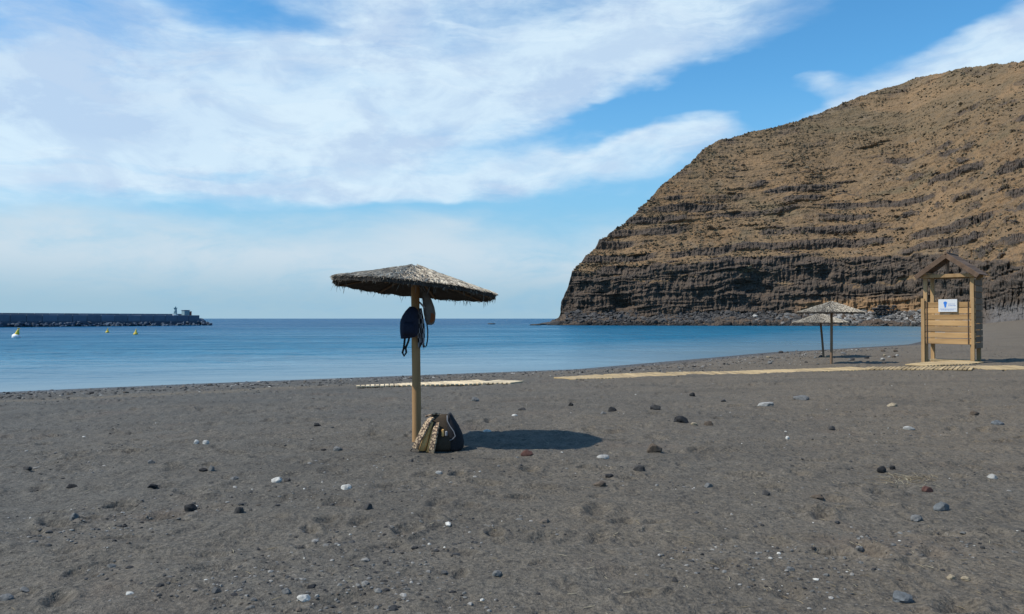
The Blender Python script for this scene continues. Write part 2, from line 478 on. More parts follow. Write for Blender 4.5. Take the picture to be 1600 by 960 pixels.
M = dict(
    sand=mat_sand(), sea=mat_sea(), hill=mat_hill(),
    pebble=mat_vcol('beach pebbles', .85, 40), boulder=mat_vcol('shore boulders', .9, 2.5, .4, .6, .15),
    thatch=mat_vcol('weathered heather thatch', .95, 25, .25), scrub=mat_vcol('dry scrub leaves', .95, 3, .4),
    pole=simple('weathered pine pole', (.24, .125, .045), (.37, .21, .085), 9, .75, .4, .004, (1, 1, .12), stain=.2),
    polegrey=simple('greyed wood', (.135, .085, .05), (.22, .145, .09), 9, .85, .4, .004, (1, 1, .12)),  # far pole wood; also carries the booth's side shade as colour
    plank=simple('yellow pine boards', (.34, .195, .08), (.50, .31, .14), 7, .8, .35, .004, (.12, 1, 1), stain=.45),
    post=simple('yellow pine posts', (.30, .185, .085), (.43, .28, .14), 7, .8, .35, .004, (1, 1, .12)),
    roof=simple('dark stained roof boards', (.085, .054, .036), (.155, .10, .066), 7, .85, .4, .005, (1, .12, 1)),
    slat=simple('sun bleached walkway slats', (.30, .21, .105), (.45, .34, .19), 6, .85, .35, .004, (1, .12, 1), stain=.6),
    slatpale=simple('pale new walkway slats', (.52, .41, .26), (.66, .54, .36), 6, .8, .2, .003, (1, .12, 1)),
    shell=simple('thatch underlay', (.022, .018, .015), (.05, .042, .034), 30, .95, .6, .01),  # shade under the canopy is put into this near-black colour
    tan=simple('tan canvas', (.52, .29, .095), (.62, .38, .15), 40, .9, .3, .002),
    olive=simple('dark brown canvas', (.045, .032, .021), (.075, .055, .036), 40, .9, .3, .002),
    black=simple('black nylon', (.008, .008, .010), (.016, .016, .020), 30, .75, .25, .002),
    navy=simple('navy nylon', (.008, .012, .030), (.014, .020, .045), 30, .8, .35, .004),
    greybag=simple('grey cotton', (.13, .125, .12), (.20, .19, .18), 14, .9, .4, .006),
    orange=simple('rust orange print', (.36, .13, .05), (.25, .10, .05), 18, .9, .2, .002),
    piping=simple('grey piping', (.20, .20, .21), (.28, .28, .29), 30, .8, 0),
    white=simple('white painted metal', (.74, .76, .77), (.80, .81, .82), 8, .5, 0),
    blue=simple('blue print', (.03, .16, .52), (.04, .19, .58), 8, .5, 0),
    concrete=simple('sea-stained concrete', (.10, .135, .185), (.14, .18, .235), .35, .9, .4, .05),  # distance haze is put into the bluish concrete colour
    concretedark=simple('wet dark concrete', (.06, .085, .12), (.085, .115, .155), .5, .9, .4, .05),  # wet footing, with the same haze blue in its colour
    beacon=simple('pale green painted beacon', (.22, .33, .36), (.28, .40, .42), 2, .6, 0),
    red=simple('faded red paint', (.36, .12, .08), (.42, .15, .10), 2, .6, 0),
    yellow=simple('yellow buoy plastic', (.62, .46, .04), (.72, .55, .07), 3, .5, 0),
    pattern=mat_pattern(), check=mat_check(),
)

# ------------------------------------------------------------------ the beach
SHORE = np.array([(-600, -260), (-160, -40), (-60, 9), (-30, 23.0), (-18.1, 28.3), (-12.8, 31.9), (-4.7, 36.6), (3.3, 41.1), (7.6, 46.4), (12.6, 52.4),
                  (19.6, 61.3), (27, 67.7), (39.6, 80), (60, 112), (84, 155), (111, 205), (150, 270), (220, 420), (400, 900)], float)


def shore_dist(x, y):
    """signed distance to the waterline, positive on land"""
    x = np.asarray(x, float); y = np.asarray(y, float)
    best = np.full(x.shape, 1e18); sg = np.ones(x.shape)
    for (ax, ay), (bx, by) in zip(SHORE[:-1], SHORE[1:]):
        dx, dy = bx - ax, by - ay; L2 = dx * dx + dy * dy
        t = np.clip(((x - ax) * dx + (y - ay) * dy) / L2, 0, 1)
        d2 = (x - ax - t * dx) ** 2 + (y - ay - t * dy) ** 2
        cr = dx * (y - ay) - dy * (x - ax)
        m = d2 < best
        best = np.where(m, d2, best); sg = np.where(m, np.where(cr > 0, -1.0, 1.0), sg)
    return np.sqrt(best) * sg


def dimples(x, y, cell, seed, depth, prob, rmin, rmax):
    """footprints and scuffs: one soft oval hollow with a low rim in some of the cells"""
    ci = np.floor(x / cell).astype(np.int64); cj = np.floor(y / cell).astype(np.int64); h = np.zeros_like(x)
    def rnd(i, j, k): return _P[(_P[(_P[(i + seed) & 511] + j) & 511] + k) & 511] / 511.0
    for di in (-1, 0, 1):
        for dj in (-1, 0, 1):
            i, j = ci + di, cj + dj
            px = (i + .15 + .7 * rnd(i, j, 1)) * cell; py = (j + .15 + .7 * rnd(i, j, 2)) * cell
            th = rnd(i, j, 3) * math.pi; r = rmin + (rmax - rmin) * rnd(i, j, 4); on = rnd(i, j, 5) < prob
            dx, dy = x - px, y - py; a = dx * np.cos(th) + dy * np.sin(th); b = -dx * np.sin(th) + dy * np.cos(th)
            q = np.sqrt((a / r) ** 2 + (b / (r * .55)) ** 2)
            h += np.where(on, depth * (.4 + .6 * rnd(i, j, 6)) * (-np.exp(-(q * 1.25) ** 4) + .40 * np.exp(-((q - 1.35) / .36) ** 2)), 0)
    return h


def ground_h(x, y, sd=None):
    x = np.asarray(x, float); y = np.asarray(y, float)
    sd = shore_dist(x, y) if sd is None else sd
    k = np.clip(1 - sd / 27.0, 0, None)
    z = np.where(sd > 0, -np.minimum(k, 1) ** 1.5, -1.0 + np.maximum(.055 * sd, -9))
    z = z + sstep(70, 170, y) * np.clip(sd * .09, 0, 7)
    near = np.clip((sd - .5) / 6, 0, 1) * (1 - sstep(45, 80, y))
    wob = perlin(x * .7, y * .7, 3) * .2
    z = z + near * (.075 * fbm(x / 3.2, y / 2.6, o=3) + .048 * fbm(x / .8 + 9, y / .55, o=3) + .010 * fbm(x / .17, y / .15, o=3)
                    + (.45 + 1.0 * sstep(-.15, .3, fbm(x / 2.6 + 4, y / 1.9, o=2))) * dimples(x + wob, y, .44, 3, .050, .6, .10, .20) + dimples(x, y + wob, .27, 91, .017, .55, .05, .12))
    return z


def gz(x, y): return float(ground_h(np.array([x]), np.array([y]))[0])


def at(px, py):
    """where the line of sight through a photograph pixel meets the beach: a real place on the sand"""
    dx, dz = (px - 800) / F, (HOR - py) / F
    lo, hi = 2.0, 200.0
    for n in (160, 40):
        Y = np.geomspace(lo, hi, n); z = ground_h(Y * dx, Y); below = CAMZ + Y * dz < z
        i = int(np.argmax(below)) if below.any() else n - 1
        lo, hi = Y[max(i - 1, 0)], Y[i]
    return (float(Y[i] * dx), float(Y[i]), float(z[i]))


def build_beach():
    rows = np.concatenate([[-400, -120, -40, -12, -4, 0, 1.5], 1 / np.linspace(1 / 2.6, 1 / 62, 580), np.geomspace(63, 700, 90)])
    tc = np.linspace(-.74, .74, 760); ext = np.array([.78, .85, 1, 1.3, 2, 4, 10, 40])
    tcs = np.concatenate([-ext[::-1], tc, ext])
    Y = np.repeat(rows[:, None], len(tcs), 1); X = tcs[None, :] * np.maximum(Y, 2.6)
    sd = shore_dist(X, Y); Z = ground_h(X, Y, sd)
    me = mesh_np('beach', np.stack([X, Y, Z], -1).reshape(-1, 3), grid_faces(len(rows), len(tcs)))
    vattr(me, 'shore', sd)
    dline = np.abs(sd - (9.2 + 1.2 * perlin(X * .25, Y * .25, 5)))
    vattr(me, 'wrack', np.clip(1 - dline / 1.0, 0, 1) * sstep(-2, -7, X))
    tag(link('beach', me, M['sand']), kind='structure')


def build_sea():
    rows = np.concatenate([np.linspace(-300, 20, 20), 1 / np.linspace(1 / 22, 1 / 400, 300), np.geomspace(410, 45000, 60)])
    tc = np.linspace(-.76, .76, 300); ext = np.array([.85, 1, 1.3, 2, 4, 10, 40])
    tcs = np.concatenate([-ext[::-1], tc, ext])
    Y = np.repeat(rows[:, None], len(tcs), 1); X = tcs[None, :] * np.maximum(Y, 20)
    sd = -shore_dist(X, Y)
    fade = (1 - sstep(150, 380, Y)) * np.clip(sd / 14, 0, 1)
    Z = SEA + fade * (.045 * fbm(X / 7, Y / 3.2, o=3) + .05 * np.sin(sd * .75 + 2.2 * perlin(X / 14, Y / 14, 2)) * np.exp(-np.clip(sd, 0, None) / 16))
    me = mesh_np('sea', np.stack([X, Y, Z], -1).reshape(-1, 3), grid_faces(len(rows), len(tcs)))
    vattr(me, 'shore', sd)
    tag(link('sea', me, M['sea']), kind='structure')


# ------------------------------------------------------------------ the headland
SIL = np.array([(866, 500), (872, 497), (876, 488), (877, 472), (886, 452), (890, 438), (894, 424), (915, 402), (940, 376), (985, 341), (1015, 313),
                (1035, 289), (1080, 253), (1105, 229), (1125, 218), (1180, 204), (1250, 188), (1300, 168), (1370, 141), (1440, 119),
                (1500, 106), (1560, 98), (1600, 95), (1700, 88), (1900, 90), (2200, 120)], float)
HB = np.array([(860, 318), (900, 312), (1000, 303), (1150, 296), (1300, 288), (1420, 272), (1500, 240), (1600, 205), (1750, 180), (2200, 150)], float)


def hill_base(px): return np.interp(px, HB[:, 0], HB[:, 1])      # depth (world y) of the foot of the slope


def build_hill():
    pxs = np.concatenate([np.linspace(862, 1000, 230), np.linspace(1000.6, 1620, 800), np.linspace(1625, 2200, 70)])
    NC, NR = len(pxs), 415
    tx = (pxs - 800) / F; Y0 = hill_base(pxs); e = (HOR - np.interp(pxs, SIL[:, 0], SIL[:, 1])) / F
    lat = tx * Y0
    zc = 21 + 5 * fbm(lat / 45, lat * 0 + 1.5, o=2) - 7 * sstep(1420, 1600, pxs) + 3 * sstep(1100, 1300, pxs)
    # profile (u inland, z): boulder bank, cliff, slope
    def prof(u, zc):
        bank = -2.5 + (u + 12) * (6.0 / 12)
        cliff = 3.5 + u * 3.4
        uc = (zc - 3.5) / 3.4
        slope = zc + (u - uc) * .74
        return np.where(u < 0, bank, np.where(u < uc, cliff, slope))
    us = np.linspace(-11.5, 330, 3500)
    ur = np.zeros(NC)
    for i in range(NC):
        ratio = (prof(us, zc[i]) - CAMZ) / (Y0[i] + us)
        k = np.argmax(ratio >= e[i]) if (ratio >= e[i]).any() else len(us) - 1
        ur[i] = us[k]
    ker = np.exp(-np.linspace(-2, 2, 9) ** 2); ker /= ker.sum()
    U = np.zeros((NR, NC)); Z = np.zeros((NR, NC))
    for i in range(NC):
        ue = ur[i] + 70
        uu = np.linspace(-11.5, ue, 1500)
        zz = prof(np.minimum(uu, ur[i]), zc[i]) - .12 * np.clip(uu - ur[i], 0, 22) - .55 * np.clip(uu - ur[i] - 22, 0, None)
        wt = np.where(uu > ur[i] + 4, .12, 1.0)
        L = np.concatenate([[0], np.cumsum(np.hypot(np.diff(uu), np.diff(zz)) * wt[1:])]); L /= L[-1]
        s = np.linspace(0, 1, NR)
        U[:, i] = np.interp(s, L, uu); Z[:, i] = np.interp(s, L, zz)
    PX = np.repeat(pxs[None, :], NR, 0); TX = (PX - 800) / F
    arc = np.concatenate([[0], np.cumsum(np.hypot(np.diff(lat), np.diff(Y0)))]) + lat[0]
    LAT = np.repeat(arc[None, :], NR, 0)
    onface = (1 - sstep(ur - 3, ur + 2, U)[...]) if False else 1 - sstep(-3, 3, U - ur[None, :])
    # strata: beds dip gently towards the sea; each bed is a scarp below a grassy tread
    Wd = Z - .05 * (LAT - 60) + 4.5 * fbm(LAT / 55, U / 60, o=3) + 1.5 * fbm(LAT / 13, U / 12, Z / 9, o=3)
    per = 5.6
    bed = np.floor(Wd / per); fr = Wd / per - bed
    hb = np.array([_P[int(k) & 511] / 511.0 for k in range(-20, 60)])
    hard = hb[np.clip(bed.astype(int) + 20, 0, 79)]
    lateral = fbm(LAT / 38 + bed * 7.7, bed * 3.3, o=4)
    low = 1 - sstep(38, 80, Z + .10 * (LAT - 60) * 0 )
    stren = np.clip(.02 + .80 * low * (.2 + .9 * hard) + 2.2 * lateral + .5 * fbm(LAT / 9 + 5, bed * 1.7, o=2), 0, 1) * sstep(3, 8, Z) 
    nose = 1 - sstep(900, 1010, PX)
    stren = np.clip(stren + .25 * nose * low, 0, 1)
    g = np.where(fr < .62, fr * .42 / .62, .42 + (fr - .62) * (.58 / .38))      # tread then scarp
    dz = (g - fr) * per * stren
    Z2 = Z + dz * onface
    scarp = sstep(.54, .68, fr) * (1 - sstep(.97, 1.0, fr)) * stren
    cliff = 1 - sstep(zc[None, :] - 2.5, zc[None, :] + 2.0, Z + 2.5 * fbm(LAT / 14, Z / 10, o=3))
    rock = np.clip(np.maximum(scarp * 1.15, cliff * (1 - .45 * (fr < .22) * hard)), 0, 1)
    rock = np.maximum(rock, .85 * sstep(.12, .36, fbm(LAT / 14, U / 14, Wd / 2.2, o=5, gain=.6)) * (1 - .45 * sstep(50, 110, Z)))
    rock = rock * (1 - .75 * cliff * sstep(.12, .4, fbm(LAT / 10 + 70, U / 9, Z / 2.6, o=4, gain=.6)) * sstep(8, 15, Z))
    rock = np.clip(rock * (1 - .6 * sstep(.1, .5, fbm(LAT / 22 + 40, U / 20, Z / 14, o=3)) * (1 - cliff)), 0, 1)
    rim = sstep(-30, -3, U - ur[None, :]) * sstep(25, 60, Z)
    rock = rock * (1 - .55 * sstep(62, 105, Z))
    rock = np.clip(np.maximum(rock, rim * (.35 + .5 * fbm(LAT / 10, Z / 6, o=3))), 0, 1)
    # relief: columns and blocks on rock, hummocks and tufts on the grass
    colm = fbm(LAT / 1.9, U / 6, Z / 8, o=3, ridged=True)
    blk = fbm(LAT / 6.5, U / 6.5, Z / 4.0, o=5, gain=.62) + 1.3 * fbm(LAT / 15, U / 15, Z / 11, o=2)
    lam = fbm(LAT / 16, U / 16, Wd / 1.3, o=3)
    out = rock * (1.1 * colm + 2.3 * blk + 1.3 * lam) + (1 - rock) * (.75 * lam + 1.1 * fbm(LAT / 6, U / 6, Z / 3.4, o=5, gain=.6) + .35 * fbm(LAT / 1.4, U / 1.4, Z / 1.2, o=2))
    cave = np.clip(fbm(LAT / 17 + 3, Z / 11, o=2) - .18, 0, 1) * cliff * sstep(4, 8, Z) * (1 - sstep(16, 22, Z))
    out = out - 11 * cave
    out *= sstep(-2.5, 1.0, Z)
    gul = fbm(LAT / 34, U / 160, o=3, ridged=True)
    U2 = U - 1.15 * out * onface + 2.2 * gul * sstep(20, 50, Z) * onface
    Z2 = Z2 + .35 * out * (1 - cliff) + .35 * (1 - onface) * out
    YY = Y0[None, :] + U2
    sidew = 1.0 * fbm(LAT / 6, U / 6, Z / 5 + 9, o=3) * sstep(1, 5, Z) * onface
    XX = TX * YY + sidew
    earth = sstep(1225, 1275, PX) * (1 - sstep(1440, 1500, PX)) * sstep(3.6, 4.4, Z2) * (1 - sstep(7.0, 9.5, Z2 + 2.5 * fbm(LAT / 9, Z / 4, o=3))) * .75
    gravel = sstep(1525, 1560, PX) * (1 - sstep(4, 7, Z2 + 1.5 * fbm(LAT / 12, Z / 5, o=2))) * .95
    me = mesh_np('headland', np.stack([XX, YY, Z2], -1).reshape(-1, 3), grid_faces(NR, NC), smooth=False)
    vattr(me, 'rock', rock * (1 - earth)); vattr(me, 'earth', earth); vattr(me, 'gravel', gravel)
    tag(link('headland_hill', me, M['hill']), 'brown layered basalt headland rising from the sea', kind='structure')
    return XX, YY, Z2, rock, onface, PX


_t = (1 + 5 ** .5) / 2
ICO_V = np.array([(-1, _t, 0), (1, _t, 0), (-1, -_t, 0), (1, -_t, 0), (0, -1, _t), (0, 1, _t), (0, -1, -_t), (0, 1, -_t), (_t, 0, -1), (_t, 0, 1), (-_t, 0, -1), (-_t, 0, 1)])
ICO_V /= np.linalg.norm(ICO_V[0])
ICO_F = np.array([(0, 11, 5), (0, 5, 1), (0, 1, 7), (0, 7, 10), (0, 10, 11), (1, 5, 9), (5, 11, 4), (11, 10, 2), (10, 7, 6), (7, 1, 8), (3, 9, 4), (3, 4, 2), (3, 2, 6), (3, 6, 8), (3, 8, 9), (4, 9, 5), (2, 4, 11), (6, 2, 10), (8, 6, 7), (9, 8, 1)])


def ico2(n=1):
    v = [Vector(p) for p in ICO_V]; f = [tuple(t) for t in ICO_F]
    for _ in range(n):
        cache = {}; nf = []
        def mid(a, b):
            k = (min(a, b), max(a, b))
            if k not in cache: cache[k] = len(v); v.append(((v[a] + v[b]) / 2).normalized())
            return cache[k]
        for a, b, c in f:
            ab, bc, ca = mid(a, b), mid(b, c), mid(c, a); nf += [(a, ab, ca), (b, bc, ab), (c, ca, bc), (ab, bc, ca)]
        f = nf
    return np.array([tuple(p) for p in v]), np.array(f)


def scatter_mesh(name, pos, size, tints, jit=.22, flat=.65, smooth=False, tv=ICO_V, tf=ICO_F):
    """many lumps in one mesh; pos Nx3, size N"""
    N = len(pos); k = len(tv)
    V = tv[None] * (1 + jit * rng.normal(size=(N, k, 1)))
    V = V * size[:, None, None] * np.stack([rng.uniform(.75, 1.35, N), rng.uniform(.75, 1.3, N), flat * rng.uniform(.7, 1.25, N)], -1)[:, None, :]
    a = rng.uniform(0, math.tau, N); ca, sa = np.cos(a), np.sin(a)
    X = V[..., 0] * ca[:, None] - V[..., 1] * sa[:, None]; Yv = V[..., 0] * sa[:, None] + V[..., 1] * ca[:, None]
    V = np.stack([X, Yv, V[..., 2]], -1) + pos[:, None, :]
    Fc = (tf[None] + (np.arange(N) * k)[:, None, None]).reshape(-1, 3)
    me = mesh_np(name, V.reshape(-1, 3), Fc, smooth)
    vcol(me, 'tint', np.repeat(tints, k, 0))
    return me


build_beach()
build_sea()
HX, HY, HZ, HR, HO, HPX = build_hill()


def build_scrub():
    n = 7000
    ii = rng.integers(58, 410, n * 4); jj = rng.integers(0, HX.shape[1], n * 4)
    p = np.stack([HX[ii, jj], HY[ii, jj], HZ[ii, jj]], -1)
    dens = fbm(p[:, 0] / 14, p[:, 1] / 14, p[:, 2] / 9, o=3)
    ok = (HZ[ii, jj] > 16) & (HO[ii, jj] > .02) & (rng.random(n * 4) < .25 + 1.2 * dens) & (HR[ii, jj] < .75)
    p = p[ok][:n]
    N = len(p); s = rng.uniform(.15, .45, N) * (1 + .8 * (rng.random(N) < .06))
    base = np.array([(.080, .066, .042), (.12, .088, .052), (.095, .080, .056), (.16, .112, .064)])[rng.integers(0, 4, N)]
    me = scatter_mesh('scrub', p + np.array([0, -.2, .1]), s, base * rng.uniform(.7, 1.3, (N, 1)), .35, .75)
    tag(link('scrub', me, M['scrub']), 'low dry scrub tufts scattered over the brown hillside', 'scrub', kind='stuff')


build_scrub()


def rock_mesh(name, sx, sy, sz, seed, n=2, rough=.28, blocky=.0):
    v, f = ico2(n); v = v.copy()
    o = np.array([seed * 3.7, seed * 1.9, seed * 5.3])
    q = v * 1.15 + o
    r = 1 + rough * fbm(q[:, 0], q[:, 1], q[:, 2], o=3, gain=.55) * 1.6
    # a few flat broken faces
    rs = np.random.default_rng(seed)
    v = v * r[:, None]
    for _ in range(5 + int(blocky * 6)):
        d = rs.normal(size=3); d /= np.linalg.norm(d); lim = rs.uniform(.62, .9)
        h = v @ d; v = v - np.clip(h - lim, 0, None)[:, None] * d[None] * .9
    v = v * np.array([sx, sy, sz])
    return mesh_np(name, v, f, smooth=False)


def build_shore_boulders():
    n = 3600
    px = rng.uniform(868, 1530, n); y0 = hill_base(px); u = rng.uniform(-10.5, 1.5, n); u = np.where(px < 884, np.minimum(u, -7), u)
    z = -2.5 + (u + 12) * .5
    Yv = y0 + u; X = (px - 800) / F * Yv
    s = rng.uniform(.28, .75, n) * (1 + 1.0 * (rng.random(n) < .12))
    pale = (sstep(1180, 1300, px) * .8 + .12) * rng.random(n)
    wetk = np.clip((z - SEA) / 1.4, .35, 1)
    t = (np.array([.052, .050, .050])[None] * (1 - pale[:, None]) + np.array([.27, .26, .245])[None] * pale[:, None]) * rng.uniform(.6, 1.35, (n, 1)) * wetk[:, None]
    me = scatter_mesh('shore_boulders', np.stack([X, Yv, z + .1], -1), s, t, .2, .72)
    tag(link('shore_boulders', me, M['boulder']), 'mass of small boulders along the foot of the headland', 'boulders', kind='stuff')
    bm = [M['boulder_a'], M['boulder_b'], M['boulder_c']]
    for k in range(24):
        p = random.uniform(885, 1440); uu = random.uniform(-8.5, -1); yy = hill_base(p) + uu; zz = -2.5 + (uu + 12) * .5
        w = random.uniform(.8, 1.5)
        o = link('shore_boulder', rock_mesh('shore_boulder', w, w * .8, w * .62, 200 + k), bm[0 if p < 1180 else random.choice((0, 1, 2, 2))], None, ((p - 800) / F * yy, yy, zz + .25))
        o.rotation_euler = (0, 0, random.uniform(0, 6))
        w_ = {'a': 'dark', 'b': 'grey', 'c': 'pale'}[o.data.materials[0].name[-1]]
        tag(o, 'large ' + w_ + ' boulder standing out of the rubble at the headland foot', 'boulder', 'large ' + w_ + ' boulders at the headland foot')
    # low skerry off the point and one awash rock
    sk = [(836, 506.2, 1.6, .42), (846, 505.6, 2.0, .6), (857, 505, 2.2, 1.0), (868, 506, 2.4, 1.7)]
    names = ['outermost low black rock of the reef off the headland point', 'second low black reef rock from the open sea off the point',
             'third reef rock from the open sea, close to the cliff', 'tallest reef rock touching the tip of the cliff']
    for (p, q, w, h), lb in zip(sk, names):
        yy = 2.6 * F / (q + 2.5 - HOR)
        o = link('reef_rock', rock_mesh('reef_rock', w * 1.5, w, h, int(p)), M['boulder_a'], None, ((p - 800) / F * yy, yy, SEA + .15))
        tag(o, lb, 'rock', 'reef rocks off the headland point')
    yy = 2.6 * F / 9.0
    tag(link('awash_rock', rock_mesh('awash_rock', 2.0, 1.0, .45, 77), M['boulder_a'], None, ((768 - 800) / F * yy, yy, SEA + .1)),
        'small dark rock awash in open water between parasol and headland', 'rock')
    # dark block of old masonry on the earth bank
    yy = hill_base(1380) - 3.0; o = empty('ruined_wall', ((1381 - 800) / F * yy, yy, 3.0))
    tag(o, 'dark block of ruined stone wall on the orange earth bank', 'ruin')
    for r in range(4):
        for c in range(6):
            if r == 3 and c in (0, 4): continue
            w = random.uniform(1.15, 1.4)
            link('stone', rock_mesh('stone', .78, .9, .52, 900 + r * 9 + c, 1, .12, 1), M['boulder_a'], o, (-3.3 + c * 1.28 + (r % 2) * .5 + random.uniform(-.1, .1), 0, .35 + r * .82))


for k, c in (('a', (.055, .052, .05)), ('b', (.16, .15, .14)), ('c', (.32, .31, .29))):
    M['boulder_' + k] = mat_vcol('x', .9) if False else simple('boulder rock ' + k, tuple(.7 * t for t in c), tuple(1.25 * t for t in c), 1.6, .92, .7, .2)
build_shore_boulders()


# ------------------------------------------------------------------ breakwater, beacon, buoys
def build_breakwater():
    A = Vector((-178, 203, SEA)); B = Vector((-117, 300, SEA)); dv = (B - A); L = dv.length; ang = math.atan2(dv.y, dv.x)
    root = empty('breakwater', A, ang); tag(root, 'long low dark concrete breakwater across the harbour mouth', 'breakwater')
    n = 24; w = L / n
    base = MB()
    base.box((L / 2 - 15, 3.5, .1), (L + 30, 8.6, 3.0), bev=.15).build('footing', M['concretedark'], root)
    for k in range(-4, n):
        h = 2.2 + random.uniform(-.04, .04)
        MB().box((k * w + w / 2, 3.4 + random.uniform(-.05, .05), 1.6 + h / 2), (w - .12, 6.5, h), bev=.08).build('wall_segment', M['concrete'], root)
        MB().box((k * w + w / 2, 5.6, 3.8 + .26), (w - .16, 1.2, .55), bev=.05).build('parapet', M['concrete'], root)
    for k in range(150):   # armour rocks along the toe
        pass
    N = 420
    pos = np.stack([rng.uniform(-30, L + 4, N), rng.uniform(-3.2, -.4, N), rng.uniform(-.5, .5, N)], -1); pos[:, 2] += (pos[:, 1] + 3.2) * .35
    me = scatter_mesh('armour_rock', pos, rng.uniform(.35, .8, N), np.array([.06, .085, .12])[None] * rng.uniform(.75, 1.2, (N, 1)), .2, .8)  # rock tint carries the haze blue of the wall
    tag(link('armour_rock', me, M['boulder'], root), kind='stuff')
    # rubble head beyond the last segment
    for k in range(9):
        a = random.uniform(-1.4, 1.4); r = random.uniform(.5, 2.6); s_ = random.uniform(.9, 1.5)
        link('head_block', rock_mesh('head_block', s_, s_, s_ * .8, 700 + k, 1, .12, 1), M['concretedark'], root, (L + .6 + r * math.cos(a), 3.5 + 3 * math.sin(a), 1.9 - r * .32))
    # harbour beacon
    p = A + dv * .93 + Vector((-math.sin(ang), math.cos(ang), 0)) * 3.4
    bc = empty('harbour_beacon', (p.x, p.y, SEA + 3.8)); tag(bc, 'pale green harbour beacon tower on the breakwater end', 'beacon')
    MB().tube([(0, 0, 0), (0, 0, .25)], [1.0, 1.0], 14).build('plinth', M['white'], bc)
    MB().tube([(0, 0, .25), (0, 0, 2.6)], [.62, .5], 14).build('tower', M['beacon'], bc, True)
    MB().tube([(0, 0, 2.6), (0, 0, 2.75)], [.8, .8], 14).build('gallery', M['beacon'], bc)
    MB().tube([(0, 0, 2.75), (0, 0, 3.15), (0, 0, 3.35)], [.28, .28, .05], 10).build('lantern', M['beacon'], bc)
    hp = A + dv * .965 + Vector((-math.sin(ang), math.cos(ang), 0)) * 3.0
    ht = empty('harbour_cabin', (hp.x, hp.y, SEA + 3.8), ang); tag(ht, 'small white cabin beside the beacon on the breakwater end', 'cabin')
    MB().box((0, 0, .9), (2.2, 1.8, 1.8), bev=.04).build('wall', M['beacon'], ht); MB().box((0, 0, 1.9), (2.5, 2.1, .16), bev=.03).build('roof', M['concrete'], ht)
    MB().box((1.12, 0, .8), (.06, .8, 1.5)).build('door', M['red'], ht)
    tag(MB().box((0, 0, .7), (1.2, 1.0, 1.4), bev=.06).box((0, 0, 1.45), (1.3, 1.1, .1)).build('harbour_locker', M['red'], None, loc=(hp.x + 2.4, hp.y + 2.6, SEA + 2.75)), 'faded red locker at the very tip of the breakwater', 'locker')
    bpy.data.objects['harbour_locker'].location = (hp.x + .9, hp.y + 1.5, SEA + 3.8)
    for px, py, s_, lb in ((25, 528, 1.25, 'big leaning yellow buoy near the frame edge before the breakwater'), (168, 520, .8, 'small yellow buoy below the middle of the breakwater'),
                          (212, 523, .85, 'small yellow buoy nearest the beacon end of the breakwater')):
        yy = 2.6 * F / (py - HOR); b = empty('marker_buoy', ((px - 800) / F * yy, yy, SEA - .1)); b.rotation_euler = (0, R(16 if s_ > 1 else 5), 0); b.scale = (s_ * .8,) * 3
        tag(b, lb, 'buoy', 'yellow marker buoys')
        MB().loft([((0, 0, -.2), .25, .25, 2), ((0, 0, 0), .5, .5, 2), ((0, 0, .35), .55, .55, 2), ((0, 0, .6), .35, .35, 2)], 14).build('float', M['white'] if s_ > 1 else M['yellow'], b, True)
        MB().tube([(0, 0, .6), (0, 0, 1.25)], [.3, .12], 10).build('cone', M['yellow'], b)
        MB().box((0, 0, 1.42), (.42, .05, .1)).box((0, 0, 1.42), (.05, .42, .1)).box((0, 0, 1.3), (.05, .05, .2)).build('top_mark', M['yellow'], b)


build_breakwater()


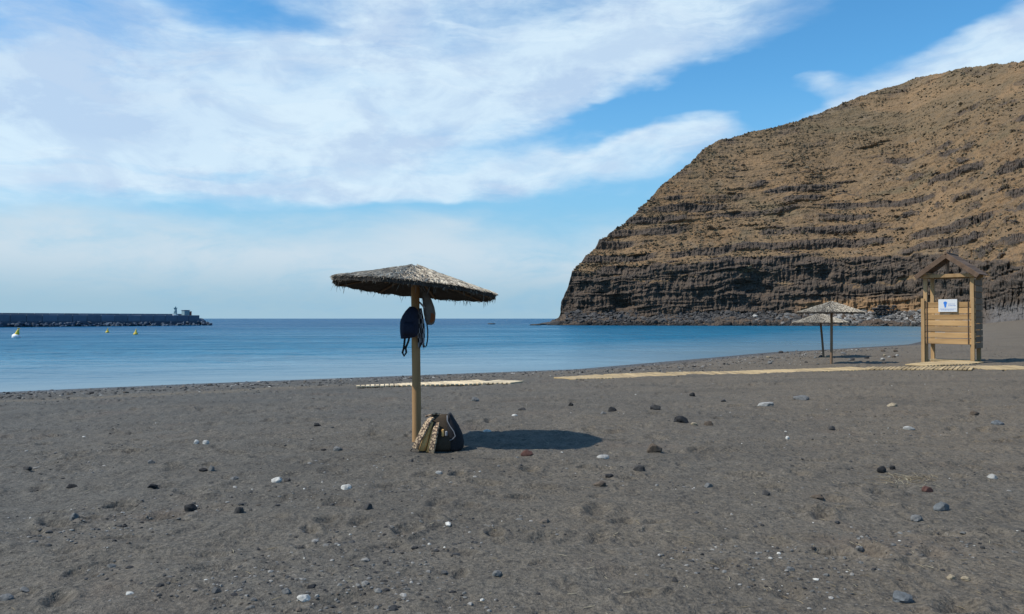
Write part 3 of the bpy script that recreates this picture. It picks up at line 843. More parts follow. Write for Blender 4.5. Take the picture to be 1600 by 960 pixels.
# ------------------------------------------------------------------ thatched parasols
def build_parasol(px, py, H, Rad, tilt, tilt_az, lean, label, seed, polemat, n_top, n_fr, width, rot0, slope=.27):
    x, y, z = at(px, py)
    H, Rad = H * y / F, Rad * y / F
    rs = np.random.default_rng(seed); rnd = random.Random(seed)
    root = empty('thatched_parasol', (x, y, z)); tag(root, label, 'parasol', 'thatched parasols on the beach')
    rise = Rad * slope
    top = Vector((lean[0], lean[1], H))
    pr = .058
    n = 14
    pts = []; rad = []
    for k in range(n):
        f = k / (n - 1)
        pts.append((lean[0] * f + .006 * math.sin(f * 5), lean[1] * f + .004 * math.cos(f * 7), -.35 + (H + .30) * f)); rad.append(pr * (1.04 - .10 * f) * (1 + .02 * math.sin(f * 23)))
    MB().tube(pts, rad, 14).build('pole', polemat, root, True)
    T = Matrix.Translation(top) @ Matrix.Rotation(tilt, 4, Vector((-math.sin(tilt_az), math.cos(tilt_az), 0)))
    NS = 8
    rimr = [Rad * (1 + rnd.uniform(-.03, .03)) for _ in range(NS)]
    def cone(a, q):
        """point on the eight-sided roof: angle a, q = 0 peak .. 1 rim"""
        k = (a - rot0) / (math.tau / NS); i = math.floor(k); f = k - i
        p0 = rot0 + i * math.tau / NS; p1 = p0 + math.tau / NS
        A = Vector((math.cos(p0), math.sin(p0), 0)) * rimr[int(i) % NS]; B = Vector((math.cos(p1), math.sin(p1), 0)) * rimr[int(i + 1) % NS]
        c = (A * (1 - f) + B * f) * q
        # rounded out a little towards a circle by the uneven brushwood
        rr = c.length; c = c * (1 + .25 * (q * Rad / max(rr, 1e-6) - 1)) if rr > 1e-6 else c
        return Vector((c.x, c.y, -rise * q - .03 * q * (1 - q)))
    m = MB(); na, nq = 48, 9; vs = []
    for side in (0, 1):
        for j in range(nq):
            q = j / (nq - 1)
            for k in range(na):
                p = cone(k * math.tau / na + 1e-4, max(q, .004)); p.z -= side * (.04 + .01 * q + .010 * math.sin(k * 3.1 + j)); vs.append(T @ p)
    fs = []; off = na * nq
    for j in range(nq - 1):
        for k in range(na):
            a, b = j * na + k, j * na + (k + 1) % na
            fs.append((a, a + na, b + na, b)); fs.append((off + a, off + b, off + b + na, off + a + na))
    for k in range(na):
        a, b = (nq - 1) * na + k, (nq - 1) * na + (k + 1) % na; fs.append((a, off + a, off + b, b))
    m.add(vs, fs); can = m.build('canopy', M['shell'], root)
    # brushwood strands: slender three-sided twigs laid down the slope
    SV = []; SF = []; SC = []
    def strand(p, d, L, w, col):
        d = d.normalized(); up = Vector((0, 0, 1)); s1 = d.cross(up)
        s1 = s1.normalized() if s1.length > 1e-3 else Vector((1, 0, 0)); n1 = s1.cross(d)
        bend = Vector((rnd.gauss(0, .05), rnd.gauss(0, .05), -abs(rnd.gauss(0, .06)))) * L
        b = len(SV); ring = [(s1 * w / 2), (-s1 * w / 2), (n1 * w * .6)]
        for t_, sc in ((0, 1), (.55, 1), (1, .35)):
            c = p + d * L * t_ + bend * t_ * t_
            for r_ in ring: SV.append(tuple(c + r_ * sc)); SC.append(col)
        for i in range(2):
            for k in range(3):
                a = b + i * 3
                SF.append((a + k, a + (k + 1) % 3, a + 3 + (k + 1) % 3, a + 3 + k))
    straw = [(.27, .235, .185), (.33, .29, .225), (.18, .155, .125), (.23, .20, .16), (.11, .093, .075), (.42, .375, .30)]
    for k in range(n_top):
        a = rnd.uniform(0, math.tau); q = math.sqrt(rnd.uniform(.0, .96)); p = cone(a, q); p2 = cone(a, min(q + .1, 1.1)); d = (p2 - p)
        d = Matrix.Rotation(rnd.gauss(0, .42), 3, 'Z') @ d; d.z += rnd.gauss(.01, .035) * d.length
        hip = abs(((a - rot0) / (math.tau / NS)) % 1 - .5)
        c = rnd.choice(straw); bleach = 1.12 + .18 * math.cos(a + .35); kk = bleach * rnd.uniform(.8, 1.2)  # strands get paler towards one side of the roof
        pp = T @ (p + Vector((0, 0, rnd.uniform(.002, .020)))); dd = (T.to_3x3() @ d)
        strand(pp, dd, min(rnd.uniform(.06, .18), (1.0 - q) * Rad + .035), width * rnd.uniform(.6, 1.3), tuple(min(v * kk, .62) for v in c))
    def flush(name):
        me = bpy.data.meshes.new(name); me.from_pydata(SV, [], SF); me.update(); vcol(me, 'tint', np.array(SC))
        tag(link(name, me, M['thatch'], can), kind='stuff'); SV.clear(); SF.clear(); SC.clear()
    flush('thatch')
    for k in range(n_fr):
        a = rnd.uniform(0, math.tau); p = cone(a, rnd.uniform(.95, 1.0)); p.z -= rnd.uniform(.0, .042)
        out = Vector((math.cos(a), math.sin(a), 0))
        clump = .5 + .5 * math.sin(a * 9 + seed) * math.sin(a * 23 + 1.3)
        d = out * rnd.uniform(-.45, .35) + Vector((-out.y, out.x, 0)) * rnd.gauss(0, .35) + Vector((0, 0, -rnd.uniform(.5, .9)))
        c = rnd.choice(straw)
        strand(T @ p, T.to_3x3() @ d, rnd.uniform(.015, .04) * (.5 + clump), width * rnd.uniform(.5, 1.0), tuple(v * .5 for v in c))  # straw tones halved: rim shade is put into the fringe colour
    for k in range(n_fr // 40):
        a = rnd.uniform(0, math.tau); p = cone(a, rnd.uniform(.94, 1.0)); p.z -= .03
        strand(T @ p, Vector((rnd.gauss(0, .3), rnd.gauss(0, .3), -1)), rnd.uniform(.06, .13), width * .6, tuple(v * .5 for v in rnd.choice(straw)))  # loose strands take the same shade-darkened tone
    flush('fringe')
    # frame underneath: hub, ribs and a ring pole
    for k in range(NS):
        a = rot0 + k * math.tau / NS
        p0, p1 = cone(a, .05), cone(a, .95); p0.z -= .085; p1.z -= .065
        MB().tube([T @ p0, T @ p1], [.02, .014], 6).build('rib', M['polegrey'], can)
    MB().tube([T @ Vector((0, 0, -.20)), T @ Vector((0, 0, -.04))], [.085, .10], 12).build('hub', M['polegrey'], root)
    return root, (x, y, z), T


PAR, PP, PT = build_parasol(651, 690, 275, 131, R(6.3), R(30), (-.015, .0), 'big near thatched parasol with bags hung on its pole', 5, M['pole'], 7500, 3200, .011, R(-101))
build_parasol(1298, 569, 98, 51, R(.5), R(0), (.05, .0), 'paler thatched parasol beside the wooden booth, nearer of the far pair', 8, M['polegrey'], 4200, 900, .016, R(-96), .34)
build_parasol(1287, 558.5, 69, 43, R(.5), R(180), (-.20, .0), 'thatched parasol farthest down the beach, half hidden behind another', 9, M['polegrey'], 4000, 700, .018, R(-84), .34)


# ------------------------------------------------------------------ bags on and by the near parasol
def build_bags():
    px, py, pz = PP; k = py / F        # metres in one photograph pixel at the pole
    def P(ix, iy, dy=0.0): return Vector(((ix - 800) * k, py + dy, CAMZ + (HOR - iy) * k))
    def rel(o, *a): return P(*a) - o
    # navy rucksack hung on the camera side of the pole, a little to one side
    o = P(648, 531, -.15); r = empty('hanging_rucksack', o); tag(r, 'navy rucksack hanging from the near parasol pole', 'rucksack')
    secs = []
    for iy, x0, x1, dp in ((529, 629.5, 637, .03), (526.5, 629, 652, .06), (522, 628.5, 655.5, .085), (512, 628, 656.5, .10), (502, 628.5, 656.5, .10), (494, 631.5, 656.5, .09), (487, 636, 656, .075), (482, 640.5, 653, .05), (479.5, 643, 649, .025)):
        c = rel(o, (x0 + x1) / 2, iy); secs.append(((c.x, -.03, c.z), (x1 - x0) / 2 * k, dp, 2.6))
    b = MB().loft(secs, 24).build('body', M['navy'], r, True)
    MB().loft([((-.045, -.115, .07), .075, .02, 3), ((-.045, -.13, .10), .085, .03, 3), ((-.045, -.13, .19), .08, .03, 3), ((-.045, -.115, .24), .06, .02, 3)], 18).build('pocket', M['navy'], r, True)
    MB().ribbon([rel(o, 645, 480, -.0), rel(o, 644, 470, .03), rel(o, 647, 461, .06), rel(o, 652, 468, .04), rel(o, 654, 480, 0)], (0, 1, 0), .022, .006).build('handle', M['black'], r)
    MB().ribbon([rel(o, 633, 526), rel(o, 632, 536), rel(o, 631, 545), rel(o, 629, 551), rel(o, 631.5, 556.5), rel(o, 635, 551), rel(o, 634, 544), rel(o, 638, 534), rel(o, 640, 526)], (0, 1, 0), .034, .024).build('strap', M['black'], r)
    MB().ribbon([rel(o, 636, 540, -.03), rel(o, 632, 543, -.03), rel(o, 630, 546, -.03)], (0, 1, 0), .03, .012).build('buckle', M['black'], r)
    # grey cotton bag with a rust print behind the pole
    o = P(671, 507, .06); r = empty('hanging_cotton_bag', o); tag(r, 'grey cotton bag with rust print hanging behind the near parasol pole', 'bag')
    secs = []
    for iy, x0, x1, dp in ((508, 668, 674, .02), (506, 665, 677.5, .045), (500, 663, 679.5, .065), (490, 661, 680, .07), (480, 660, 678, .06), (468, 659, 673.5, .04), (458, 659, 667, .02), (455, 660.5, 664, .012)):
        c = rel(o, (x0 + x1) / 2, iy); secs.append(((c.x, 0, c.z), (x1 - x0) / 2 * k, dp, 2.2))
    MB().loft(secs, 20).build('body', M['greybag'], r, True)
    q = [rel(o, 672.5, 504), rel(o, 676, 500), rel(o, 676.8, 494), rel(o, 674.5, 489.5)]
    MB().ribbon([Vector((v.x, -.070, v.z)) for v in q], (1, 0, 0), [.035, .055, .06, .02], .012).build('print_patch', M['orange'], r)
    MB().ribbon([rel(o, 662, 457), rel(o, 657, 450, -.03), rel(o, 653, 447, -.06)], (0, 1, 0), .02, .005).build('handle', M['greybag'], r)
    # checked scarf hanging in folds
    o = P(661, 541, -.10); r = empty('hanging_scarf', o); tag(r, 'black and white checked scarf hanging beside the navy rucksack', 'scarf')
    m = MB(); vs = []; rows = 14; cols = 13
    for j in range(rows):
        f = j / (rows - 1); iy = 542 - 60 * f
        x0 = 655.5 - 1.5 * math.sin(f * 3); x1 = 663.5 + 1.6 * math.sin(f * 5) - 4 * max(0, f - .8) * 5 * .5
        for i in range(cols):
            g = i / (cols - 1); c = rel(o, x0 + (x1 - x0) * g, iy + (4 * math.sin(g * 7) if j == 0 else 0))
            vs.append((c.x, .028 * math.sin(g * 14 + f * 2) - .01, c.z))
    m.add(vs, [tuple(t) for t in grid_faces(rows, cols)])
    ob = m.build('cloth', M['check'], r, True); sm = ob.modifiers.new('thick', 'SOLIDIFY'); sm.thickness = .006
    MB().tube([rel(o, 664, 482), rel(o, 657, 474, .0), rel(o, 652, 470, .02)], [.012, .012, .01], 8).build('knot', M['check'], r, True)
    # loop of cord
    o = P(668, 543, -.04); r = MB().tube([rel(o, 667, 506), rel(o, 668.5, 517), rel(o, 668.3, 530), rel(o, 666.5, 540), rel(o, 664.3, 543), rel(o, 662, 538), rel(o, 661, 524), rel(o, 661, 510)], .0085, 7).build('dangling_lanyard', M['black'], None, True, o)
    tag(r, 'black lanyard loop dangling below the cotton bag', 'lanyard')
    # tan rucksack on the sand at the foot of the pole
    gx, gy, g0 = at(684, 703)
    ks = gy / F
    o = Vector((gx, gy, gz(gx, gy) + .0)); r = empty('tan_rucksack', o); tag(r, 'tan and black rucksack slumped on the sand at the pole foot', 'rucksack')
    def Q(ix, iy, dy=0.0): return Vector(((ix - 684) * ks, dy, (704 - iy) * ks))
    secs = []
    for iy, x0, x1, y0, y1 in ((705, 653, 708, -.06, .18), (700, 650.5, 711, -.085, .22), (688, 655, 711, -.085, .23), (675, 661, 708, -.055, .22), (664, 666, 707, -.015, .20), (656, 670, 704, .02, .17), (650, 674, 700, .05, .14)):
        a, b = Q(x0, iy), Q(x1, iy); secs.append((((a.x + b.x) / 2, (y0 + y1) / 2, a.z), (b.x - a.x) / 2, (y1 - y0) / 2, 3.0))
    MB().loft(secs, 28).build('body', M['olive'], r, True)
    # padded tan back panel, two lobes facing camera and sun
    for xs in (((703, 655.5, 667), (692, 659, 670), (680, 663, 673), (668, 668, 676), (660, 671, 678)), ((705, 667, 676), (694, 670, 676.5), (682, 673, 677.5), (671, 675.5, 679.5))):
        secs = []
        for i, (iy, x0, x1) in enumerate(xs):
            a, b = Q(x0, iy), Q(x1, iy); f = a.z / .45
            secs.append((((a.x + b.x) / 2, -.095 + .10 * f, a.z), (b.x - a.x) / 2, .045 - .012 * (i in (0, len(xs) - 1)), 2.2))
        MB().loft(secs, 16).build('back_pad', M['tan'], r, True)
    def strap(pl, w, nm='shoulder_strap'):
        MB().ribbon([Q(a, b, c) for a, b, c in pl], (1, -.25, .25), w, .018).build(nm, M['pattern'], r)
    strap([(675, 654, .0), (671, 657, -.05), (667, 664, -.085), (661, 676, -.115), (655, 688, -.135), (649, 699, -.14)], [.075, .085, .088, .085, .08, .06])
    strap([(684, 662, -.03), (682.5, 668, -.085), (680.5, 678, -.12), (678.5, 690, -.14), (677, 700, -.15), (676, 706, -.14)], [.07, .08, .082, .08, .075, .07])
    strap([(665, 652.5, .03), (673, 650, .03), (680, 648.5, .05), (688, 651, .07)], [.03, .05, .05, .03], 'top_flap')
    MB().ribbon([Q(647, 699, -.14), Q(644.5, 702, -.15), Q(648, 706, -.16), Q(656, 706.5, -.17), Q(664, 708, -.18), (Q(672, 708.5, -.17)), Q(679, 708, -.15)], (0, 1, 0), .025, .010).build('webbing', M['black'], r)
    MB().box(Q(693, 676, -.075), (.028, .03, .085), bev=.006).build('tag', M['tan'], r); MB().box(Q(698.5, 677, -.082), (.03, .03, .06), bev=.008).build('buckle', M['piping'], r)
    secs = []
    for iy, x0, x1 in ((705, 701, 721), (701, 697, 724), (692, 696, 724.5), (680, 696, 722), (668, 696, 716.5), (658, 696.5, 710), (651, 698, 706), (648, 700, 704)):
        a, b = Q(x0, iy), Q(x1, iy); secs.append((((a.x + b.x) / 2, .09, a.z), (b.x - a.x) / 2, .15 * (.55 + .45 * min(1, (iy - 646) / 25)), 2.3))
    fp = MB().loft(secs, 24).build('front_pocket', M['black'], r, True)
    MB().tube([Q(699, 650, -.02), Q(699.5, 658, -.035), Q(704, 666, -.055), Q(710, 674, -.07), (Q(712.5, 681, -.075)), Q(708, 686, -.078), Q(703, 688, -.078)], .0065, 6).build('piping', M['piping'], fp, True)


build_bags()


# ------------------------------------------------------------------ walkway of slats
def walkway(name, label, pts, widths, mat, pitch, bury):
    """slats laid across a line on the sand"""
    pts = [Vector(p) for p in pts]
    root = empty(name, (pts[0].x, pts[0].y, gz(pts[0].x, pts[0].y))); tag(root, label, 'walkway')
    o = root.location
    seg = [0]
    for a, b in zip(pts[:-1], pts[1:]): seg.append(seg[-1] + (b - a).length)
    bed = []
    for f in np.arange(0, seg[-1] + pitch, pitch):
        i = max(j for j in range(len(seg) - 1) if seg[j] <= f); c = pts[i].lerp(pts[i + 1], min((f - seg[i]) / (seg[i + 1] - seg[i]), 1)); bed.append((c.x, c.y))
    bed = np.array(bed); bz = np.mean([ground_h(bed[:, 0] + a, bed[:, 1] + b) for a in (-.3, 0, .3) for b in (-.5, 0, .5)], 0)
    kk = 7; bz = np.convolve(np.pad(bz, kk, mode='edge'), np.ones(2 * kk + 1) / (2 * kk + 1), 'valid'); si = 0
    s = 0.0
    while s < seg[-1]:
        i = max(j for j in range(len(seg) - 1) if seg[j] <= s); f = (s - seg[i]) / (seg[i + 1] - seg[i])
        c = pts[i].lerp(pts[i + 1], f); d = (pts[i + 1] - pts[i]).normalized(); w = widths[i] * (1 - f) + widths[i + 1] * f
        nrm = Vector((-d.y, d.x)); w += random.uniform(-.02, .02); sh = random.uniform(-.015, .015)
        ends = [c + nrm * (w / 2 + sh), c - nrm * (w / 2 - sh)]
        zs = [float(ground_h(np.array([e.x]), np.array([e.y]))[0]) for e in ends + [c]]
        zc = bz[min(si, len(bz) - 1)] + bury + random.uniform(-.003, .003); si += 1
        ang = math.atan2(nrm.y, nrm.x) + random.gauss(0, .006); pitch_ = 0.0
        Mx = Matrix.Rotation(ang, 3, 'Z') @ Matrix.Rotation(-pitch_, 3, 'Y')
        MB().box((0, 0, 0), (w, pitch - .034, .045), Mx, bev=.006).build('slat', mat, root, loc=(c.x - o.x, c.y - o.y, zc - o.z))
        s += pitch
    return root


def build_walkways():
    g = lambda a, b: at(a, b)[:2]
    top = [(884, 592), (960, 589), (1050, 586.5), (1150, 584), (1250, 580.5), (1350, 577), (1440, 575.5), (1520, 575), (1610, 575), (1720, 576)]
    walkway('beach_walkway', 'long tan slatted walkway crossing the sand to the booth', [g(*p) for p in top], [1.0, 1.8, 1.9, 1.6, 1.35, 1.5, 2.0, 2.2, 2.2, 2.2], M['slat'], .15, .018)
    low = [(560, 606.6), (620, 604.2), (690, 601.6), (760, 600), (810, 599.3)]
    walkway('pale_walkway', 'pale bare walkway strip half buried behind the near parasol', [g(*p) for p in low], [.25, .65, 1.0, 1.35, .75], M['slatpale'], .14, .045)
    walkway('booth_ramp', 'short pale ramp of slats leading up to the booth legs', [g(1432, 573), g(1478, 569.5), g(1512, 567)], [.9, 1.7, 1.2], M['slat'], .15, .06)


build_walkways()


# ------------------------------------------------------------------ wooden booth
def build_booth():
    AL = R(42); Wd, Dp = 1.66, 1.05
    x0, y0, z0 = at(1443, 567)
    root = empty('wooden_booth', (x0, y0, z0), -AL); root.scale = (y0 / 29.0 * .975,) * 3; tag(root, 'wooden changing booth on legs with gabled roof and white sign', 'booth')
    # local frame: x along the front to the far corner, y into the booth, z up
    def bx(nm, c, s, mat, par=root, rx=None, bev=.008):
        return MB().box((0, 0, 0), s, rx, bev=bev).build(nm, mat, par, loc=c)
    H = 3.18
    for (px, py) in ((.06, .06), (Wd - .06, .06), (.06, Dp - .06), (Wd - .06, Dp - .06)):
        bx('post', (px, py, H / 2 - .12), (.13, .13, H + .24), M['post'])
    zb, zt = .70, 2.25; n = 7; ph = (zt - zb) / n
    def clad(nm, a, b, fixed, axis, z_lo, z_hi, n, off, mat):
        ph = (z_hi - z_lo) / n
        for k in range(n):
            L = (b - a) + random.uniform(-.02, .02); zc = z_lo + ph * (k + .5)
            c = ((a + b) / 2, fixed + random.uniform(-.006, .006), zc) if axis == 0 else (fixed + random.uniform(-.006, .006), (a + b) / 2, zc)
            sz = (L, .04, ph - .022) if axis == 0 else (.04, L, ph - .022)
            rot = Matrix.Rotation(random.gauss(0, .004), 3, 'Y' if axis == 0 else 'X')
            bx(nm, c, sz, mat, root, rot)
    clad('front_plank', -.06, Wd + .05, -.025, 0, zb, zt, 7, 0, M['plank'])
    clad('side_plank', .03, Dp + .05, Wd + .03, 1, .55, 3.05, 11, 0, M['polegrey'])  # shaded side: its darkness is put into the wood colour
    clad('side_plank', .03, Dp + .05, -.03, 1, zb, 1.95, 6, 0, M['plank'])
    bx('batten', (.13, -.065, (zb + zt) / 2), (.035, .03, zt - zb + .02), M['roof']); bx('batten', (Wd - .17, -.065, (zb + zt) / 2 + .02), (.03, .03, zt - zb), M['roof'])
    bx('corner_post', (-.005, -.075, 1.2), (.12, .05, 2.36), M['post']); bx('corner_post', (Wd - .02, -.08, 1.2), (.10, .05, 2.4), M['post'])
    bx('lintel', (Wd / 2, -.02, H + .02), (Wd + .18, .11, .13), M['post']); bx('lintel', (Wd / 2, Dp, H + .02), (Wd + .18, .11, .13), M['post'])
    bx('top_beam', (.06, Dp / 2, H + .13), (.11, Dp + .4, .1), M['post']); bx('top_beam', (Wd - .06, Dp / 2, H + .13), (.11, Dp + .4, .1), M['post'])
    bx('floor_board', (Wd / 2, Dp / 2, .10), (Wd - .15, Dp - .15, .05), M['slat'])
    # gabled roof, ridge running into the booth
    ap = 3.98; ev = 3.20; hw = Wd / 2 + .20; sl_ = math.atan2(ap - ev, hw); Ls = math.hypot(hw, ap - ev)
    for sg in (-1, 1):
        rot = Matrix.Rotation(sg * sl_, 3, 'Y')
        for k in range(7):
            f = (k + .5) / 7; c = (Wd / 2 + sg * hw * f, Dp / 2, ap - (ap - ev) * f + .03 + .008 * (k % 2))
            bx('roof_board', c, (Ls / 7 + .03, Dp + .55, .03), M['roof'], root, rot, .004)
        bx('barge_board', (Wd / 2 + sg * hw * .5, -.285, (ap + ev) / 2 - .05), (Ls, .035, .17), M['roof'], root, rot)
        bx('rafter', (Wd / 2 + sg * hw * .48, .0, (ap + ev) / 2 - .045), (Ls * .96, .07, .10), M['roof'], root, rot)
    MB().tube([(Wd / 2, -.3, ap + .04), (Wd / 2, Dp + .3, ap + .04)], .045, 8).build('ridge_cap', M['roof'], root)
    bx('king_post', (Wd / 2, .0, (ap + H) / 2), (.09, .08, ap - H - .15), M['roof'])
    # sign
    sg = bx('sign', (.84, -.10, 2.11), (.62, .022, .46), M['white'], root, None, .006); tag(sg, 'white sign with blue figure emblem')
    fig = MB()
    def disc(cx, cz, rx, rz): fig.add([(cx + rx * math.cos(t * math.tau / 20), -.0135, cz + rz * math.sin(t * math.tau / 20)) for t in range(20)], [tuple(range(20))[::-1]])
    disc(-.08, .10, .062, .055); fig.add([(-.125, -.0135, .05), (-.1, -.0135, -.07), (-.06, -.0135, -.07), (-.035, -.0135, .05)], [(0, 1, 2, 3)])
    fig.build('emblem', M['blue'], sg)
    ln = MB()
    for (a, b, zc, h) in ((.02, .24, .05, .016), (.02, .22, -.01, .016), (-.27, .27, -.125, .012), (-.22, .2, -.165, .016)):
        x = a
        while x < b:
            w = random.uniform(.02, .05); ln.add([(x, -.0135, zc), (x + w, -.0135, zc), (x + w, -.0135, zc + h), (x, -.0135, zc + h)], [(0, 1, 2, 3)]); x += w + .012
    tag(ln.build('small_print', M['blue'], sg), kind='stuff')


build_booth()

# ------------------------------------------------------------------ stones on the sand
for k, c in dict(black=(.020, .020, .021), dark=(.048, .046, .045), grey=(.125, .125, .122), pale=(.27, .265, .25), white=(.44, .43, .40), red=(.085, .042, .034),
                 brown=(.085, .066, .05), blue=(.098, .106, .112), tan=(.26, .215, .15)).items():
    M['st_' + k] = mat_stone('stone ' + k, c)
STONES = [  # px, py of the foot, width and height in px, colour, what sets it apart
    (299, 798, 21, 15, 'black', 'rounded black stone on open sand, largest in the lower left'),
    (375, 801, 19, 13, 'dark', 'wedge-shaped dark grey stone just beside the rounded black stone'),
    (117, 811, 15, 12, 'grey', 'tilted pale-topped grey stone low on the left sand'),
    (112, 762, 21, 7, 'black', 'thin flat black slab of stone on the left sand'),
    (433, 753, 19, 10, 'white', 'whitish oval stone touching a smaller dark stone'),
    (450, 752, 13, 7, 'dark', 'small dark stone touching the whitish oval stone'),
    (331, 735, 10, 10, 'grey', 'upright round grey stone behind a flat dark one'),
    (318, 736, 14, 6, 'black', 'flat dark stone in front of the upright round grey one'),
    (367, 749, 13, 6, 'grey', 'flat grey stone between the round grey and whitish oval stones'),
    (307, 693, 9, 8, 'white', 'left one of two small white stones lying close together'),
    (322, 694, 11, 9, 'white', 'right one of two small white stones lying close together'),
    (476, 936, 23, 11, 'white', 'bright white lumpy stone at the bottom edge of the sand'),
    (541, 764, 19, 9, 'white', 'smooth white stone alone on the sand left of the rucksack'),
    (495, 666, 13, 6, 'black', 'dark stone on the sand midway between parasol and left beach'),
    (528, 704, 15, 8, 'grey', 'grey stone left of the parasol with a dark neighbour'),
    (505, 704, 10, 4, 'black', 'flat dark stone beside the grey stone left of the parasol'),
    (237, 724, 11, 7, 'grey', 'small angular grey stone on the left middle sand'),
    (44, 733, 13, 6, 'dark', 'dark stone nearest the left picture edge'),
    (239, 761, 15, 6, 'black', 'low black stone behind the rounded black stone'),
    (471, 858, 15, 5, 'black', 'flat black stone in the left foreground beside a straw'),
    (449, 926, 17, 10, 'grey', 'half-buried grey stone just behind the bright white lumpy stone'),
    (10, 936, 24, 10, 'grey', 'grey stone cut by the bottom left picture edge'),
    (40, 922, 18, 7, 'grey', 'flat grey stone in the bottom left corner'),
    (824, 712, 20, 12, 'red', 'dark red stone at the front edge of the parasol shadow'),
    (1022, 706, 23, 15, 'brown', 'lumpy brown-grey stone right of the parasol shadow'),
    (1065, 660, 23, 14, 'black', 'biggest black stone behind the parasol shadow tip'),
    (1024, 640, 17, 10, 'dark', 'dark angular stone behind the biggest black stone'),
    (956, 643, 15, 9, 'black', 'black stone with a grey pebble at its foot'),
    (943, 648, 10, 6, 'grey', 'small grey stone at the foot of a black one'),
    (999, 736, 19, 12, 'dark', 'dark grey stone with pale top below the lumpy brown stone'),
    (952, 745, 16, 7, 'black', 'upper of two low dark stones below the shadow tip'),
    (938, 759, 25, 10, 'brown', 'lower, broader of two low dark stones below the shadow tip'),
    (942, 716, 19, 7, 'pale', 'flat pale grey stone right of the dark red stone'),
    (576, 795, 16, 13, 'dark', 'dark pointed stone alone in front of the rucksack'),
    (777, 898, 17, 11, 'grey', 'pyramid-shaped grey stone in the middle foreground'),
    (742, 627, 13, 8, 'grey', 'grey stone behind the parasol near the pale walkway'),
    (816, 641, 13, 6, 'dark', 'dark flat stone behind the parasol shadow'),
    (804, 650, 9, 4, 'white', 'small white stone in front of a dark flat one behind the shadow'),
    (892, 634, 8, 6, 'black', 'small black stone above the tip of the parasol shadow'),
    (642, 721, 11, 5, 'dark', 'small dark stone directly below the rucksack'),
    (686, 740, 11, 6, 'pale', 'small pale stone on the sand in front of the rucksack'),
    (761, 675, 14, 5, 'white', 'white sliver of stone between rucksack and parasol shadow'),
    (702, 704, 13, 9, 'pale', 'larger of two pale stones against the black rucksack pocket'),
    (715, 701, 11, 7, 'pale', 'smaller of two pale stones against the black rucksack pocket'),
    (1053, 907, 11, 5, 'dark', 'small dark stone alone in the lower middle foreground'),
    (1197, 635, 25, 10, 'pale', 'long flat pale stone below the far parasols'),
    (1252, 625, 24, 10, 'grey', 'grey wedge stone just behind the long flat pale stone'),
    (1107, 665, 15, 9, 'brown', 'brown stone right of the biggest black stone'),
    (1084, 664, 10, 6, 'tan', 'small tan stone between the biggest black and the brown stone'),
    (1082, 619, 9, 7, 'black', 'small black stone near the walkway edge'),
    (1130, 628, 9, 5, 'dark', 'small dark stone left of the long flat pale stone'),
    (1472, 797, 24, 17, 'blue', 'tall blue-grey stone with dark side on the right sand'),
    (1430, 813, 21, 11, 'grey', 'grey slanted stone left of the tall blue-grey stone'),
    (1448, 768, 19, 10, 'red', 'reddish stone beside the heap of dry straw'),
    (1377, 738, 15, 11, 'black', 'black stone at the left end of the straw heap'),
    (1394, 733, 10, 7, 'black', 'small black stone behind the straw heap'),
    (1549, 747, 15, 8, 'pale', 'pale stone near the right picture edge'),
    (1560, 664, 23, 8, 'blue', 'flat blue-grey stone in front of the booth'),
    (1522, 649, 16, 9, 'brown', 'crumbly brown stone in front of the booth'),
    (1420, 671, 17, 6, 'pale', 'flat pale stone on the right middle sand'),
    (1394, 635, 17, 6, 'tan', 'tan stone between walkway and flat pale stone'),
    (1300, 671, 13, 7, 'dark', 'small dark grey stone below the grey wedge stone'),
    (1341, 859, 16, 11, 'grey', 'grey stone alone in the right foreground'),
    (1278, 779, 21, 9, 'brown', 'flat brown-grey stone pair left of the straw heap'),
    (1408, 938, 35, 17, 'blue', 'largest blue-grey stone at the bottom right of the sand'),
    (1484, 903, 13, 8, 'tan', 'left of two tan stones behind the largest blue-grey stone'),
    (1507, 905, 15, 7, 'tan', 'right of two tan stones behind the largest blue-grey stone'),
    (1230, 686, 6, 6, 'white', 'tiny white stone right of the shadow on brown sand'),
    (1196, 773, 13, 9, 'dark', 'dark clod-like stone right of the middle foreground'),
    (1107, 761, 15, 8, 'grey', 'grey half-buried stone below the brown stone'),
    (1233, 890, 17, 7, 'grey', 'flat grey stone low in the right foreground'),
]


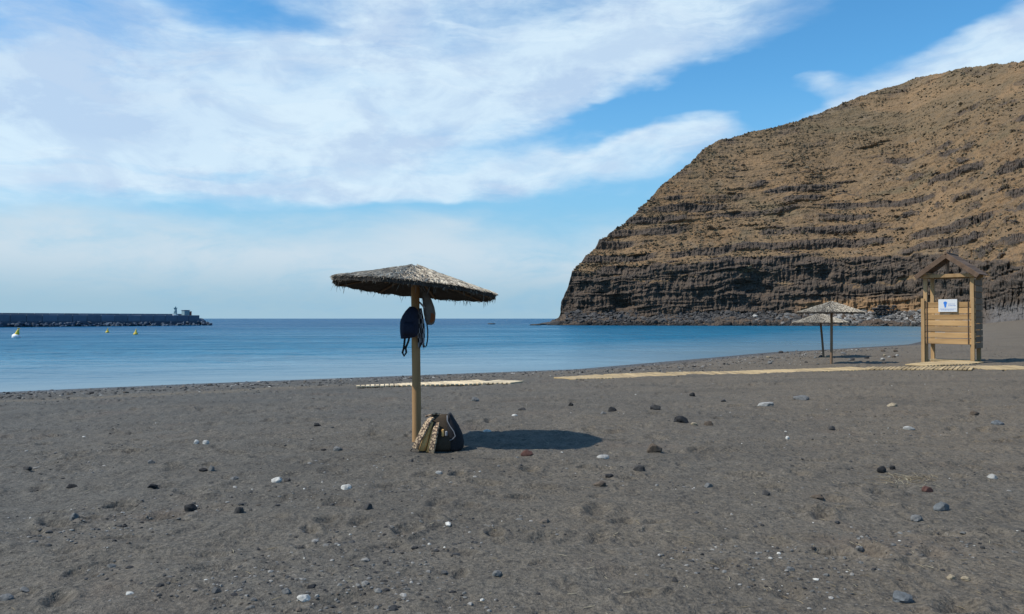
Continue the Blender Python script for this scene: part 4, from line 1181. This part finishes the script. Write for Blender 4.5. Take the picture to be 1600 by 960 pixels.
def build_stones():
    for i, (px, py, w, h, c, lb) in enumerate(STONES):
        x, y, z = at(px, py); k = y / F; sx = w * k / 2 * .98; sz = max(h * k * .68, .016)
        me = rock_mesh('beach_stone', sx, sx * random.uniform(.65, .9), sz, 31 + i * 7, 2, .34 if c not in ('white', 'pale') else .2, .6 if c in ('dark', 'blue', 'red', 'brown') else .1)
        o = link('beach_stone', me, M['st_' + c], None, (x, y + sx * .3, z + sz * .16)); o.rotation_euler = (random.uniform(-.12, .12), random.uniform(-.15, .15), random.uniform(-.25, .25))
        tag(o, lb, 'stone', 'stones on the sand')
    tm = [rock_mesh('beach_cobble', 1, .8, .6, 500 + k, 1, .2) for k in range(8)]
    cols = ['dark', 'grey', 'pale', 'black', 'grey', 'tan', 'brown', 'grey']
    for k, me in enumerate(tm): me.materials.append(M['st_' + cols[k]])
    n = 0
    while n < 26:
        if n < 26: px, py, s = random.uniform(1160, 1440), random.uniform(549, 570), random.uniform(2.0, 5.0)
        else: px, py, s = random.uniform(0, 1600), 600 + 350 * random.random() ** 1.3, random.uniform(2.2, 4.6)
        x, y, z = at(px, py); s *= y / F
        ci = n % 8; w_ = ['dark grey', 'mid grey', 'pale', 'black', 'mid grey', 'tan', 'brown', 'mid grey'][ci]
        o = link('beach_cobble', tm[ci], None, None, (x, y, z + .2 * s)); o.scale = (s, s, s); o.rotation_euler = (random.uniform(-.3, .3), random.uniform(-.3, .3), random.uniform(0, 6.3))
        tag(o, w_ + ' cobble lying near the water by the far parasols', 'cobble', w_ + ' cobbles round the far parasols')
        n += 1
    # gravel nobody could count
    N = 27000
    py = np.concatenate([505 + 455 * rng.random(17000) ** .9, rng.uniform(540, 625, 10000)]); px = rng.uniform(-60, 1660, N)
    dz = (HOR - py) / F; Y = np.clip(1.62 / np.maximum(-dz, 1e-3), 3.6, 70)
    Y[17000:] = rng.uniform(18, 62, 10000)
    X = (px - 800) / F * Y; sd = shore_dist(X, Y); clump = fbm(X / 2.2, Y / 1.6, o=3)
    band = np.exp(-((sd - 5) / 4.5) ** 2)
    keep = (sd > .4) & (Y < 64) & (rng.random(N) < .12 + 1.7 * clump + 1.2 * band)
    X, Y, sd, band = X[keep], Y[keep], sd[keep], band[keep]; n = len(X)
    s = rng.gamma(2.2, .0026, n) + .0035 + Y * .00022 + band * rng.gamma(2, .012, n)
    s = np.minimum(s, .11)
    pal = np.array([(.05, .05, .05), (.12, .118, .112), (.025, .025, .026), (.22, .21, .195), (.09, .075, .06), (.40, .385, .35)])
    t = pal[rng.choice(6, n, p=[.30, .30, .16, .11, .11, .02])] * rng.uniform(.75, 1.25, (n, 1))
    me = scatter_mesh('gravel', np.stack([X, Y, ground_h(X, Y) + s * .08], -1), s, t, .14, .6)
    tag(link('gravel', me, M['pebble']), 'scattered small gravel on the dark volcanic sand', 'gravel', kind='stuff')
    # dry straws blown over the sand
    m = MB(); cols_ = []
    def straw(x, y, L, a, lift, z):
        p = [(x + math.cos(a) * L * (f - .5) + .12 * L * math.sin(f * 3), y + math.sin(a) * L * (f - .5), z + .004 + lift * f) for f in (0, .5, 1)]
        b = len(m.v); m.tube(p, [.0011 + .0003 * y / 4, .0014 + .0003 * y / 4, .0008], 4, False)
        c = random.choice(((.26, .21, .13), (.20, .16, .10), (.12, .09, .06), (.34, .30, .21), (.06, .05, .04))); cols_.extend([c] * (len(m.v) - b))
    for k in range(330):
        px = 700 + 950 * random.random() ** .7 if k < 240 else random.uniform(0, 1600); x, y, z = at(px, 640 + 330 * random.random())
        straw(x, y, random.uniform(.015, .07), random.uniform(0, 3.2), random.uniform(0, .012), z)
    me = m.mesh('dry_straw'); vcol(me, 'tint', np.array(cols_)); tag(link('dry_straw', me, M['thatch']), 'dry straws and twigs blown over the sand', 'straw', kind='stuff')
    m.v, m.f = [], []; cols_.clear()
    cx, cy, cz = at(1412, 750)
    for k in range(150):
        straw(cx + random.gauss(0, .17), cy + random.gauss(0, .13), random.uniform(.04, .16), random.uniform(0, 3.2), random.uniform(0, .03), cz + random.uniform(-.01, .01))
    me = m.mesh('straw_heap'); vcol(me, 'tint', np.array(cols_)); tag(link('straw_heap', me, M['thatch']), 'flattened heap of dry straw on the right-hand sand', 'straw heap', kind='stuff')


build_stones()
